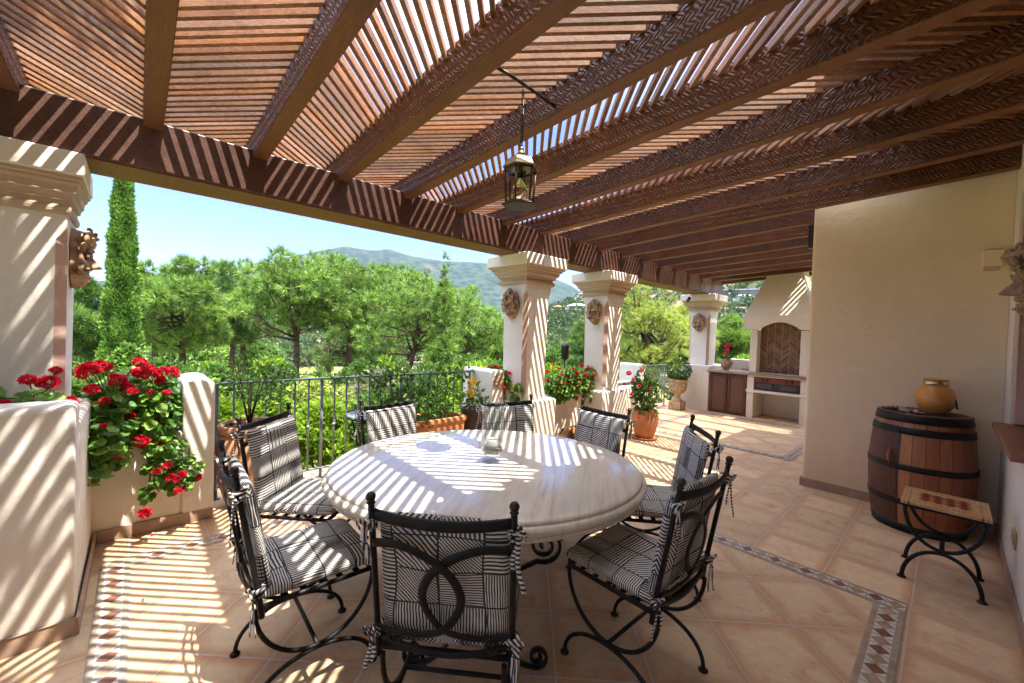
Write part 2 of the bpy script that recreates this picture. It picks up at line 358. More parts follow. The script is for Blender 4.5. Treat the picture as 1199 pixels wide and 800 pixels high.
M['feathery'] = m_leaf('feathery_foliage', (.09, .14, .02), (.23, .30, .05), (.40, .46, .10), .35, .8)
M['olive'] = m_leaf('grey_green_foliage', (.07, .09, .045), (.15, .17, .085), (.24, .25, .14), .3, .8)
M['wood_far'] = m_leaf('far_wood_foliage', (.018, .045, .015), (.045, .085, .024), (.10, .145, .036), .2, .05)
M['bark'] = simple('pine_bark', (.085, .055, .04), .9, .5, 5, .8, 14, 0, .2, .03)
M['stem'] = simple('green_stem', (.08, .13, .03), .6, .3, 20)
M['fur'] = simple('brown_fur', (.26, .12, .045), .9, .4, 14, .5, 120, 0, .1)
M['roof'] = simple('roof_tiles', (.34, .14, .075), .8, .3, .8)
M['villa'] = simple('villa_wall', (.55, .53, .49), .8, .06, .3)
M['pane'] = simple('dark_window', (.03, .04, .05), .15, .2, 3)
M['retain'] = simple('retaining_concrete', (.13, .14, .16), .85, .3, .3)
M['petal_dry'] = simple('dry_petal', (.35, .02, .03), .8, .3, 30)

def m_glass(name, col=(1, 1, 1), rough=0.0, ior=1.45):
    t = NT(name); t.set(col, rough); t.b.inputs['Transmission Weight'].default_value = 1; t.b.inputs['IOR'].default_value = ior
    # thin panes let the daylight through as shadow
    return t.m
M['glass'] = None; M['glass_amber'] = m_glass('amber_glass', (.95, .82, .5), .08)
def m_thin(name, tint, rough=.02, k=1.0):
    t = NT(name); t.t.nodes.remove(t.b); tr = t.node('BsdfTransparent'); tr.inputs[0].default_value = (*tint, 1); gg = t.node('BsdfGlossy'); gg.inputs['Roughness'].default_value = rough
    lw = t.node('LayerWeight'); lw.inputs[0].default_value = .35; f = t.math('ADD', .03, t.math('MULTIPLY', t.math('POWER', lw.outputs['Facing'], 2.2), .75*k))
    mx = t.node('MixShader'); t.link(f, mx.inputs[0]); t.link(tr.outputs[0], mx.inputs[1]); t.link(gg.outputs[0], mx.inputs[2]); t.link(mx.outputs[0], t.out.inputs[0]); return t.m
M['glass'] = m_thin('clear_glass', (.90, .92, .925), .02, 1.25); M['thinpane'] = m_thin('thin_pane', (.93, .94, .93), .03, .6)
M['sand'] = simple('grey_sand', (.25, .23, .2), .9, .4, 60, .3, 120)

def m_terrain(name, kind):
    t = NT(name); v = t.coord()
    if kind == 'near':
        n = t.noise(v, .22, 6, .6); n2 = t.noise(v, 3.5, 5, .7)
        c = t.ramp(n, [(.35, (.10, .14, .03)), (.5, (.16, .19, .045)), (.62, (.30, .26, .13)), (.75, (.36, .31, .21))])
        c = t.mix(.5, c, t.ramp(n2, [(.3, (.4, .4, .4)), (.65, (1, 1, 1))]), 'MULTIPLY')
    else:
        s = .05 if kind == 'hill' else .011
        n = t.noise(v, s*.35, 6, .62, .4); vo = t.node('TexVoronoi'); vo.inputs['Scale'].default_value = s*1.6; t.link(v, vo.inputs['Vector'])
        n2 = t.noise(v, s*2.5, 5, .7)
        sc = t.math('ADD', t.math('MULTIPLY', n2, .55), t.math('MULTIPLY', vo.outputs['Distance'], .55))
        wood = t.ramp(sc, [(.28, (.005, .014, .011)), (.5, (.014, .029, .018)), (.68, (.035, .05, .03))] if kind == 'mount' else [(.28, (.008, .022, .013)), (.5, (.022, .044, .02)), (.68, (.052, .07, .034))])
        bare = t.ramp(n2, [(.3, (.06, .045, .04)), (.7, (.115, .088, .075))] if kind == 'mount' else [(.3, (.17, .12, .075)), (.7, (.30, .225, .15))])
        k = t.ramp(n, [(.57, (0, 0, 0)), (.66, (.75, .75, .75))] if kind == 'mount' else [(.50, (0, 0, 0)), (.58, (.95, .95, .95))])
        c = t.mix(k, wood, bare)
    return t.set(c, .95, spec=.05)
M['near_ground'] = m_terrain('garden_ground', 'near'); M['hill'] = m_terrain('hill_scrub', 'hill'); M['mount'] = m_terrain('mountain_scrub', 'mount')
M['grass'] = simple('fairway_grass', (.17, .26, .055), .9, .15, .06, 0)
M['track'] = simple('dusty_track', (.45, .40, .33), .95, .15, .5)

# ------------------------------------------------------------------ mesh helpers
def prop(o, label=None, cat=None, group=None, kind=None):
    if label: o['label'] = label
    if cat: o['category'] = cat
    if group: o['group'] = group
    if kind: o['kind'] = kind
    return o
def thing(name, label, cat, loc=(0, 0, 0), rz=0, group=None):
    o = bpy.data.objects.new(name, None); C.objects.link(o); o.location = loc; o.rotation_euler = (0, 0, rz)
    o.empty_display_size = .1
    return prop(o, label, cat, group)
def adopt(o, parent, local=False):
    if parent is None: return
    o.parent = parent
    if not local:
        pm = Matrix.Translation(parent.location) @ Matrix.Rotation(parent.rotation_euler.z, 4, 'Z') if parent.parent is None else Matrix.Identity(4)
        o.matrix_parent_inverse = pm.inverted()

class MB:
    def __init__(s): s.v = []; s.f = []; s.mi = []; s.uv = []; s.sm = []
    def add(s, vs, fs, mi=0, smooth=False, uvs=None):
        b = len(s.v); s.v += [tuple(p) for p in vs]
        for k, f in enumerate(fs):
            s.f.append([b+i for i in f]); s.mi.append(mi); s.sm.append(smooth)
            s.uv.append(uvs[k] if uvs else None)
        return s
    def box(s, x0, x1, y0, y1, z0, z1, mi=0, mat=None):
        vs = [(x, y, z) for z in (z0, z1) for y in (y0, y1) for x in (x0, x1)]
        if mat: vs = [mat @ Vector(p) for p in vs]
        return s.add(vs, [(0, 2, 3, 1), (4, 5, 7, 6), (0, 1, 5, 4), (2, 6, 7, 3), (0, 4, 6, 2), (1, 3, 7, 5)], mi)
    def prism(s, poly, axis, a, b, mi=0):
        n = len(poly)
        def P(p, t): return {'x': (t, p[0], p[1]), 'y': (p[0], t, p[1]), 'z': (p[0], p[1], t)}[axis]
        vs = [P(p, a) for p in poly] + [P(p, b) for p in poly]
        fs = [tuple(range(n))[::-1], tuple(range(n, 2*n))] + [(i, (i+1) % n, n+(i+1) % n, n+i) for i in range(n)]
        return s.add(vs, fs, mi)
    def tube(s, pts, r, seg=8, mi=0, caps=True, flat=None, up=None):
        pts = [Vector(p) for p in pts]; n = len(pts)
        if n < 2: return s
        rs = r if hasattr(r, '__len__') else [r]*n
        T = [(pts[min(i+1, n-1)]-pts[max(i-1, 0)]).normalized() for i in range(n)]
        nrm = Vector(up) if up else (Vector((0, 0, 1)) if abs(T[0].z) < .9 else Vector((1, 0, 0)))
        vs = []
        for i in range(n):
            nrm = nrm - T[i]*nrm.dot(T[i])
            if nrm.length < 1e-6: nrm = T[i].orthogonal()
            nrm.normalize(); bi = T[i].cross(nrm)
            for k in range(seg):
                a = 2*PI*k/seg; ca, sa = math.cos(a), math.sin(a)
                if flat: vs.append(pts[i] + nrm*ca*flat[0] + bi*sa*flat[1])
                else: vs.append(pts[i] + (nrm*ca + bi*sa)*rs[i])
        fs = [(i*seg+k, i*seg+(k+1) % seg, (i+1)*seg+(k+1) % seg, (i+1)*seg+k) for i in range(n-1) for k in range(seg)]
        s.add(vs, fs, mi, True)
        if caps: s.add(vs[:seg], [tuple(range(seg))[::-1]], mi); s.add(vs[-seg:], [tuple(range(seg))], mi)
        return s
    def lathe(s, prof, c=(0, 0, 0), seg=40, mi=0, smooth=True, ax=None):
        c = Vector(c); vs = []
        for r, z in prof:
            for k in range(seg):
                a = 2*PI*k/seg; p = Vector((r*math.cos(a), r*math.sin(a), z))
                vs.append(c + (ax @ p if ax else p))
        fs = []
        for i in range(len(prof)-1):
            for k in range(seg):
                k2 = (k+1) % seg; f = (i*seg+k, i*seg+k2, (i+1)*seg+k2, (i+1)*seg+k)
                fs.append(f)
        if prof[0][0] > 1e-5: fs.append(tuple(range(seg))[::-1])
        if prof[-1][0] > 1e-5: fs.append(tuple(range((len(prof)-1)*seg, len(prof)*seg)))
        return s.add(vs, fs, mi, smooth)
    def ball(s, c, r, seg=10, mi=0, sc=(1, 1, 1)):
        n = max(4, seg//2+1); prof = [(max(1e-6, r*math.sin(PI*i/n)), -r*math.cos(PI*i/n)) for i in range(n+1)]
        return s.lathe(prof, c, seg, mi, True, Matrix.Diagonal(sc))
    def build(s, name, mats, parent=None, local=False, bevel=0, sharp=None, sub=0):
        me = bpy.data.meshes.new(name); me.from_pydata(s.v, [], s.f)
        mats = mats if isinstance(mats, (list, tuple)) else [mats]
        for m_ in mats: me.materials.append(m_)
        me.polygons.foreach_set('material_index', s.mi); me.polygons.foreach_set('use_smooth', s.sm)
        if any(u is not None for u in s.uv):
            ul = me.uv_layers.new(name='UVMap').data; k = 0
            for f, u in zip(s.f, s.uv):
                for j in range(len(f)):
                    ul[k].uv = u[j] if u else (0, 0); k += 1
        me.update()
        bm = bmesh.new(); bm.from_mesh(me); bmesh.ops.remove_doubles(bm, verts=bm.verts, dist=1e-5); bmesh.ops.recalc_face_normals(bm, faces=bm.faces); bm.to_mesh(me); bm.free()
        o = bpy.data.objects.new(name, me); C.objects.link(o); adopt(o, parent, local)
        if bevel:
            b = o.modifiers.new('bevel', 'BEVEL'); b.width = bevel; b.segments = 3; b.limit_method = 'ANGLE'; b.angle_limit = R(40)
            for p in me.polygons: p.use_smooth = True
            me.set_sharp_from_angle(angle=R(60)) if hasattr(me, 'set_sharp_from_angle') else None
        return o
def npmesh(name, V, F, mat, parent=None, local=False, rnd=None, smooth=False):
    V = np.asarray(V, np.float32); F = np.asarray(F, np.int32); k = F.shape[1]
    me = bpy.data.meshes.new(name); me.vertices.add(len(V)); me.vertices.foreach_set('co', V.ravel())
    me.loops.add(F.size); me.loops.foreach_set('vertex_index', F.ravel()); me.polygons.add(len(F))
    me.polygons.foreach_set('loop_start', np.arange(0, F.size, k, dtype=np.int32))
    try: me.polygons.foreach_set('loop_total', np.full(len(F), k, np.int32))
    except Exception: pass
    if smooth: me.polygons.foreach_set('use_smooth', np.ones(len(F), bool))
    me.materials.append(mat)
    if rnd is not None:
        a = me.attributes.new('rnd', 'FLOAT', 'FACE'); a.data.foreach_set('value', np.asarray(rnd, np.float32))
    me.update(calc_edges=True); me.validate()
    o = bpy.data.objects.new(name, me); C.objects.link(o); adopt(o, parent, local); return o

def frames(D):
    D = D/np.linalg.norm(D, axis=1, keepdims=True)
    a = np.where(np.abs(D[:, 2:3]) < .9, np.array([[0, 0, 1.]]), np.array([[1., 0, 0]]))
    X = np.cross(a, D); X /= np.linalg.norm(X, axis=1, keepdims=True); return D, X, np.cross(D, X)
def needles(P, D, length, width):      # one thin triangle each
    D, X, Y = frames(D); n = len(P); th = rng.uniform(0, PI, (n, 1)); Wd = (X*np.cos(th)+Y*np.sin(th))*np.reshape(width, (-1, 1))
    L = np.reshape(length, (-1, 1)); V = np.stack([P-Wd*.5, P+Wd*.5, P+D*L], 1).reshape(-1, 3)
    return V, np.arange(3*n).reshape(-1, 3)
def leaves(P, D, length, width, fold=.25):     # pointed folded leaves, two triangles each
    D, X, Y = frames(D); n = len(P); th = rng.uniform(0, 2*PI, (n, 1)); W_ = (X*np.cos(th)+Y*np.sin(th)); N = np.cross(D, W_)
    L = np.reshape(np.broadcast_to(length, (n,)), (-1, 1)); Wd = np.reshape(np.broadcast_to(width, (n,)), (-1, 1))
    a = P; t = P+D*L; l = P+D*L*.45-W_*Wd*.5+N*Wd*fold; r = P+D*L*.45+W_*Wd*.5+N*Wd*fold
    V = np.stack([a, r, t, l], 1).reshape(-1, 3); i = np.arange(n)*4
    F = np.stack([np.stack([i, i+1, i+2], 1), np.stack([i, i+2, i+3], 1)], 1).reshape(-1, 3); return V, F
def rdir(n, up=0.0):
    d = rng.normal(size=(n, 3)); d /= np.linalg.norm(d, axis=1, keepdims=True); d[:, 2] += up; return d/np.linalg.norm(d, axis=1, keepdims=True)
def merge(parts):
    Vs, Fs, o = [], [], 0
    for V, F in parts: Vs.append(V); Fs.append(F+o); o += len(V)
    return np.concatenate(Vs), np.concatenate(Fs)

# ------------------------------------------------------------------ terrain, hills, mountain (structure)
RIDGE = [(-900, 372), (-300, 352), (0, 332), (100, 326), (190, 320), (250, 314), (290, 307), (330, 300), (370, 292), (405, 285.5), (425, 289), (440, 291), (455, 289), (480, 297), (520, 303), (560, 305),
         (600, 309), (640, 320), (668, 331), (690, 345), (720, 360), (760, 372), (900, 380), (2200, 380)]
HILL = [(-900, 392), (0, 392), (480, 392), (560, 386), (600, 378), (640, 366), (680, 352), (720, 340), (760, 318), (800, 304), (860, 292), (950, 285), (1100, 290), (1300, 320), (2200, 380)]
def prof(tab):
    a = []; e = []
    for px, py in tab:
        if -600 < px < 1900 or True:
            b, t = bear(px, py); a.append(b); e.append(t)
    # keep bearings monotone
    o = np.argsort(a); return np.array(a)[o], np.array(e)[o]
RA, RE = prof([p for p in RIDGE if -250 <= p[0] <= 1500]); HA, HE = prof([p for p in HILL if -250 <= p[0] <= 1500])
RD, HD = 3600., 420.
def sm(x): x = np.clip(x, 0, 1); return x*x*(3-2*x)
_rn = np.random.default_rng(3); _W = [( _rn.uniform(0, 2*PI), _rn.uniform(0, 2*PI)) for _ in range(24)]
def fbm(x, y, s, octv=5):
    h = 0*x; amp = 1.
    for o in range(octv):
        for j in range(3):
            th, ph = _W[(o*3+j) % 24]; h = h + amp*np.sin((x*math.cos(th)+y*math.sin(th))*s+ph+1.7*np.sin((y*math.cos(th)-x*math.sin(th))*s*.8+ph*2))/3
        s *= 2.03; amp *= .5
    return h
def height(x, y):
    r = np.hypot(x, y); a = np.arctan2(x, y)
    z = -1.3-2.0*sm((r-5)/9)-1.0*sm((r-18)/25)-5.0*sm((r-40)/70)-4*sm((r-110)/60)
    z = z+.18*fbm(x, y, .35, 3)*sm((r-5)/8)
    he = np.interp(a, HA, HE)*HD+EYE; hf = sm((r-95)/(HD-95))**1.15
    zh = z*(1-hf)+he*hf; zh = np.where(r > HD, he+(-25-he)*sm((r-HD)/700)*1.0, zh)
    zh = zh+hf*(1-sm((r-HD)/500)*.6)*3.2*fbm(x, y, .035, 4)*np.clip((HD-r)/HD*2, .0, 1)
    re = np.interp(a, RA, RE)*RD+EYE; rf = sm((r-2150)/(RD-2150))**.85
    spur = (1-np.abs(fbm(x, y, .0016, 4)))*1.0
    zm = re*rf*(1-.5*spur*(1-rf)*2.0*rf)+20*fbm(x, y, .008, 4)*rf*np.clip((RD-r)/700, 0, 1)
    zm = np.where(r > RD, np.maximum(re-(r-RD)*.25, -3), np.maximum(zm, -3))
    return np.where(r > 1150, np.maximum(zh, 0*zh-25)+zm+0*r, zh)
def sheet(name, mat, r0, r1, nr, na, a0=-PI, a1=PI, label=None):
    rr = np.geomspace(r0, r1, nr); aa = np.linspace(a0, a1, na)
    A, Rr = np.meshgrid(aa, rr); X = np.sin(A)*Rr; Y = np.cos(A)*Rr; Z = height(X, Y)
    V = np.stack([X, Y, Z], -1).reshape(-1, 3); i, j = np.meshgrid(np.arange(nr-1), np.arange(na-1), indexing='ij'); b = (i*na+j).ravel()
    F = np.stack([b, b+1, b+na+1, b+na], 1); o = npmesh(name, V, F, mat, smooth=True); o['kind'] = 'structure'; return o
sheet('garden_ground', M['near_ground'], 3.0, 130, 60, 200)
AL, AR = bear(-160)[0], bear(1180)[0]
sheet('hillside', M['hill'], 130, 1150, 70, 260)
sheet('mountain', M['mount'], 1150, 5200, 110, 420)
# fairway of the golf course and the dusty track, laid just over the ground
def patch(name, mat, px0, px1, d0, d1, nx=24, ny=16, wob=.12, lift=.12):
    V = []; a0, a1 = bear(px0)[0], bear(px1)[0]
    for j in range(ny):
        for i in range(nx):
            s_ = i/(nx-1); t_ = j/(ny-1); mid = .5+(s_-.5)*(1-.0*t_)
            d = d0+(d1-d0)*t_; d = (d0+d1)/2+(d-(d0+d1)/2)*(math.sin(PI*min(max(s_, .02), .98))**.6)*(1+wob*math.sin(s_*9+1))
            a = a0+(a1-a0)*mid; V.append((math.sin(a)*d, math.cos(a)*d, 0))
    V = np.array(V); V[:, 2] = height(V[:, 0], V[:, 1])+lift
    i, j = np.meshgrid(np.arange(nx-1), np.arange(ny-1)); b = (j*nx+i).ravel(); F = np.stack([b, b+1, b+nx+1, b+nx], 1)
    o = npmesh(name, V, F, mat, smooth=True); o['kind'] = 'structure'; return o
patch('fairway', M['grass'], 600, 800, 55, 120, 30, 30)
patch('garden_track', M['track'], 90, 330, 30, 37, 30, 10)

# ------------------------------------------------------------------ terrace floor and mosaic borders
b = MB(); b.box(-4.46, .31, -4.5, 10.2, -3.2, 0); o = b.build('terrace_floor', M['floor']); o['kind'] = 'structure'
def rect_sheet(x0, x1, y0, y1, z, n=1):
    b = MB(); b.add([(x0, y0, z), (x1, y0, z), (x1, y1, z), (x0, y1, z)], [(0, 1, 2, 3)]); return b
o = rect_sheet(-3.34, -.24, -.02, 3.16, .003).build('diagonal_tile_floor', M['floor_diag']); o['kind'] = 'structure'
o = rect_sheet(-3.34, -1.42, 6.16, 8.40, .003).build('diagonal_tile_floor', M['floor_diag']); o['kind'] = 'structure'
def mosaic(x0, x1, y0, y1, wd=.135):
    b = MB(); z0, z1 = .005, .0075
    def strip(p, q):
        p, q = Vector((*p, 0)), Vector((*q, 0)); d = (q-p).normalized(); n = Vector((-d.y, d.x, 0)); L = (q-p).length
        def quad(pts, z, mi): b.add([(p+d*u+n*v+Vector((0, 0, z))) for u, v in pts], [tuple(range(len(pts)))], mi)
        h = wd/2; quad([(0, -h), (L, -h), (L, h), (0, h)], z0, 0)
        k = int(L/.085); s = L/k; g = .0025
        for i in range(k):
            u = i*s; c = u+s/2; hv = .040
            quad([(u+g*2, 0), (c, -hv+g), (u+s-g*2, 0), (c, hv-g)], z1, 2 if i % 2 else 3)
            for sg in (-1, 1):
                quad([(u+g*1.5, sg*g*1.6), (u+g*1.5, sg*hv), (c-g*1.5, sg*hv)], z1, 1); quad([(u+s-g*1.5, sg*g*1.6), (u+s-g*1.5, sg*hv), (c+g*1.5, sg*hv)], z1, 1)
                quad([(u+g, sg*(hv+.004)), (u+s-g, sg*(hv+.004)), (u+s-g, sg*(h-.003)), (u+g, sg*(h-.003))], z1, 4 if rng.random() < .6 else (3 if rng.random() < .3 else 5))
    h = wd/2
    strip((x0-h, y0), (x1+h, y0)); strip((x0-h, y1), (x1+h, y1)); strip((x0, y0+h), (x0, y1-h)); strip((x1, y0+h), (x1, y1-h))
    o = b.build('mosaic_border', [M['grout'], M['white_tile'], M['brown_tile'], M['tan_tile'], M['grey_tile'], M['skirting']]); o['kind'] = 'structure'
mosaic(-3.40, -.18, -.085, 3.22); mosaic(-3.40, -1.36, 6.10, 8.46)

# ------------------------------------------------------------------ house wall, wing wall
hw = thing('house_wall', 'cream house wall at the right edge, with a deep window opening and terracotta sill', 'wall', (.31, 2, 0))
b = MB(); X0, X1 = .31, .75
b.box(X0, X1, -4.5, 3.42, 0, 5.2); b.box(X0, X1, 4.72, 10.2, 0, 5.2); b.box(X0, X1, 3.42, 4.72, 0, .90); b.box(X0, X1, 3.42, 4.72, 2.62, 5.2)
b.build('wall', M['plaster_white'], hw)
b = MB(); b.box(X0+.012, X0+.10, 4.655, 4.715, .95, 2.61); b.box(X0+.012, X0+.10, 3.425, 3.485, .95, 2.61); b.box(X0+.012, X0+.10, 3.485, 4.655, 2.55, 2.61); b.build('window_reveal', M['pink'], hw, bevel=.015)
b = MB(); b.box(X0+.30, X0+.34, 3.43, 4.71, .95, 2.61); b.build('window', M['door_wood'], hw)
b = MB(); b.box(.235, .62, 3.38, 4.76, .905, .945); b.build('sill', M['sill'], hw, bevel=.006)
b = MB(); b.box(.298, .308, 2.93, 5.12, 0, .085); b.box(.298, .308, -4.4, 2.04, 0, .085); b.build('skirting', M['skirting'], hw)
b = MB(); b.box(.285, .307, 2.05, 2.92, 0.002, 2.15); b.build('door', M['sill'], hw, bevel=.004)

b = MB(); b.prism([(-.43, 3.26), (.309, 3.50), (.309, 3.58), (-.43, 3.34)], 'y', -4.5, 10.2)
for k in range(74): y = -4.4+k*.2; b.tube([(-.45, y, 3.345), (.309, y, 3.59)], .07, 8)
b.build('eave', M['roof'], hw)
ww = thing('wing_wall', 'tall plain cream plaster wall behind the wine barrel', 'wall', (-.3, 5.5, 0))
b = MB()
# softly rounded free corner
pts = [(.305, 5.13)]; rc = .035
pts = [(.308, 5.131), (.308, 7.9), (-1.01+rc, 7.9)] + [(-1.01+rc-rc*math.sin(t), 7.9-rc+rc*math.cos(t)) for t in (.5, 1.0, PI/2)] + [(-1.01, 5.13+rc)] + [(-1.01+rc-rc*math.cos(t), 5.13+rc-rc*math.sin(t)) for t in (.4, .8, 1.2, PI/2)]
b.prism(pts, 'z', 0, 3.35); b.build('wall', M['plaster'], ww)
b = MB(); b.box(-1.022, .296, 5.118, 5.128, 0, .085); b.box(-1.022, -1.012, 5.128, 7.9, 0, .085); b.build('skirting', M['skirting'], ww)

# ------------------------------------------------------------------ pergola
pg = thing('pergola', 'brown timber pergola of carved rafters and diagonal slats over the terrace', 'pergola', (-3.68, 2.5, 2.46))
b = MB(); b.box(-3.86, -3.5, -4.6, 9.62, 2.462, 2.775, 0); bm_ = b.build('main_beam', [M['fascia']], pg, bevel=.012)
b = MB(); b.box(-3.862, -3.51, -4.6, 9.62, 2.452, 2.4605); b.build('beam_soffit', M['under'], pg)
def zb(x): return 2.722+.04*(x+3.5)
YJ = [-4.05, -3.47, -2.88, -2.3, -1.71, -1.12, -.53, .065, .655, 1.25, 1.85, 2.455, 3.07, 3.68, 4.32, 4.91, 5.50, 6.09, 6.67, 7.26, 7.85, 8.44, 9.03, 9.58]
def raf(y):
    xe = .33 if y < 5.1 or y > 7.9 else -.99
    if y > 7.9: xe = -.3
    h = .048
    b = MB(); x0 = -3.95
    vs = []
    for x in (x0, xe):
        for (yy, zz) in ((-h, 0), (h, 0), (h, .215), (-h, .215)): vs.append((x, y+yy, zb(x)+zz))
    b.add(vs, [(0, 3, 2, 1), (4, 5, 6, 7), (0, 1, 5, 4), (1, 2, 6, 5), (2, 3, 7, 6), (3, 0, 4, 7)])
    b.mi[2] = 1
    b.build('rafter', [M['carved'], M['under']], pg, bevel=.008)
for y in YJ: raf(y)
def slats(k):
    y0, y1 = YJ[k]+.034, YJ[k+1]-.034; sgn = 1 if k % 2 == 1 else -1      # alternate bays turn the other way
    xe = .30 if YJ[k+1] < 5.2 or YJ[k] > 7.8 else -1.0
    if YJ[k] > 7.8: xe = -.3
    b = MB(); wd, hh = .0245, .045; dy = y1-y0; pitch = .0815
    n = int((xe+3.93)/pitch)+int(dy/pitch)+1
    for i in range(n):
        xs = -3.92-dy+i*pitch+rng.uniform(-.004, .004); xa, xb = xs, xs+dy; ya, yb = (y0, y1) if sgn > 0 else (y1, y0)
        # clip to the roof
        ta = max(0, (-3.92-xa)/dy); tb = min(1, (xe-xa)/dy)
        if tb-ta < .06: continue
        pa = Vector((xa+dy*ta, ya+(yb-ya)*ta, 0)); pb = Vector((xa+dy*tb, ya+(yb-ya)*tb, 0))
        pa.z = zb(pa.x)+.17+rng.uniform(-.002, .002); pb.z = zb(pb.x)+.17+rng.uniform(-.002, .002)
        d = (pb-pa).normalized(); nn = Vector((-d.y, d.x, 0)).normalized()*wd/2; up = Vector((0, 0, hh))
        vs = [pa-nn, pa+nn, pa+nn+up, pa-nn+up, pb-nn, pb+nn, pb+nn+up, pb-nn+up]
        b.add(vs, [(0, 3, 2, 1), (4, 5, 6, 7), (0, 1, 5, 4), (1, 2, 6, 5), (2, 3, 7, 6), (3, 0, 4, 7)])
    b.build('slat_panel', M['slat'], pg)
def shade_boards(k):  # boards added to shade the hood, their gap lets one strip of sun through
    y0, y1 = YJ[k]+.034, YJ[k+1]-.034; b = MB()
    for x0, x1 in ((-3.1, -1.80), (-1.60, -.3)):
        n = int((x1-x0)/.14)
        for i in range(n):
            xa, xb = x0+(x1-x0)*i/n+.003, x0+(x1-x0)*(i+1)/n-.003; za, zb__ = zb(xa)+.172, zb(xb)+.172
            b.add([(xa, y0, za), (xb, y0, zb__), (xb, y1, zb__), (xa, y1, za), (xa, y0, za+.02), (xb, y0, zb__+.02), (xb, y1, zb__+.02), (xa, y1, za+.02)], [(0, 3, 2, 1), (4, 5, 6, 7), (0, 1, 5, 4), (1, 2, 6, 5), (2, 3, 7, 6), (3, 0, 4, 7)])
    b.build('added_shade_boards', M['slat'], pg)
for k in range(len(YJ)-1):
    slats(k)
    if YJ[k] > 7.9: shade_boards(k)

# ------------------------------------------------------------------ columns
def column(yc, label, xc=-3.725, k_=1.0):
    t = thing('column', label, 'column', (xc, yc, 0), 0, 'white columns under the pergola beam')
    b = MB()
    # ring order: for each corner two points, walking counter-clockwise
    vs = []
    for z, c, hf in ((0, .002, .208), (.70, .002, .209), (.76, .045, .209), (1.95, .045, .221), (2.02, .002, .222), (2.115, .002, .2225)):
        vs += [(xc+hf-c, yc-hf, z), (xc+hf, yc-hf+c, z), (xc+hf, yc+hf-c, z), (xc+hf-c, yc+hf, z), (xc-hf+c, yc+hf, z), (xc-hf, yc+hf-c, z), (xc-hf, yc-hf+c, z), (xc-hf+c, yc-hf, z)]
    for i in range(5):
        for k in range(8):
            b.add([vs[i*8+k], vs[i*8+(k+1) % 8], vs[(i+1)*8+(k+1) % 8], vs[(i+1)*8+k]], [(0, 1, 2, 3)], 1 if k % 2 == 0 and 1 <= i <= 3 else 0)
    b.build('shaft', [M['plaster_white'], M['pink']], t)
    b = MB()
    P = [(.222, 2.095), (.240, 2.097), (.254, 2.112), (.257, 2.128), (.25, 2.144), (.236, 2.15), (.236, 2.178), (.262, 2.180), (.262, 2.196), (.275, 2.215), (.293, 2.222), (.293, 2.238), (.300, 2.262), (.322, 2.275), (.322, 2.29), (.345, 2.297), (.349, 2.315)]
    P = [(.222+(h_-.222)*k_, z_) for h_, z_ in P]; ab = .222+.146*k_
    def sq(P, mi, bb):
        for (h0, z0), (h1, z1) in zip(P[:-1], P[1:]):
            for sx, sy, tx, ty in ((1, -1, 1, 1), (1, 1, -1, 1), (-1, 1, -1, -1), (-1, -1, 1, -1)):
                bb.add([(xc+sx*h0, yc+sy*h0, z0), (xc+tx*h0, yc+ty*h0, z0), (xc+tx*h1, yc+ty*h1, z1), (xc+sx*h1, yc+sy*h1, z1)], [(0, 1, 2, 3)], mi)
    sq(P, 0, b); b.build('capital', M['plaster_tan'], t)
    b = MB(); b.box(xc-ab, xc+ab, yc-ab, yc+ab, 2.315, 2.4515); b.build('abacus', M['plaster_white'], t, bevel=.012)
    return t
column(-.525, 'white column at the left edge behind the low wall, mask in profile on its side', k_=.5)
column(3.67, 'tall white column right of the railing, with large mask, nearest of the three beyond the table')
column(5.38, 'white column between the red geraniums and the potted mandevilla, mask on its face')
column(9.18, 'white column beside the outdoor kitchen counter, small security camera on its capital')

# ------------------------------------------------------------------ planter walls
lp = thing('planter_wall', 'low white stepped wall at left holding red geraniums, rounded end post striped by the sun', 'planter wall', (-3.4, -.3, 0))
b = MB(); b.box(-2.99, -2.77, -4.5, -.21, 0, 1.095); b.box(-3.82, -2.99, -.42, -.213, 0, .99); b.box(-4.02, -3.823, -.42, .26, 0, .69)
b.build('wall', M['plaster_white'], lp, bevel=.03)
def endwall(y0, y1, x0, x1, z, parent):
    b = MB(); h = y1-y0
    prof_ = [(y0, 0), (y0, z-.04)] + [(y0+h*(.5-.5*math.cos(t)), z-.04+.04*math.sin(t)) for t in np.linspace(.15, PI-.15, 7)] + [(y1, z-.04), (y1, 0)]
    b.prism([(p[0], p[1]) for p in prof_], 'x', x0, x1); return b.build('end_post', M['plaster_white'], parent, bevel=.022)
endwall(.252, .445, -4.42, -3.81, 1.07, lp)
b = MB(); b.box(-4.4, -4.03, -.5, .25, 0, .6); b.box(-3.82, -2.992, -4.4, -.43, .6, .9); b.build('soil', M['soil'], lp)
b = MB(); b.box(-2.768, -2.757, -4.4, -.2, 0, .085); b.box(-3.8, -2.757, -.2, -.19, 0, .085); b.box(-3.819, -3.808, -.19, .44, 0, .085); b.build('skirting', M['skirting'], lp, bevel=.003)

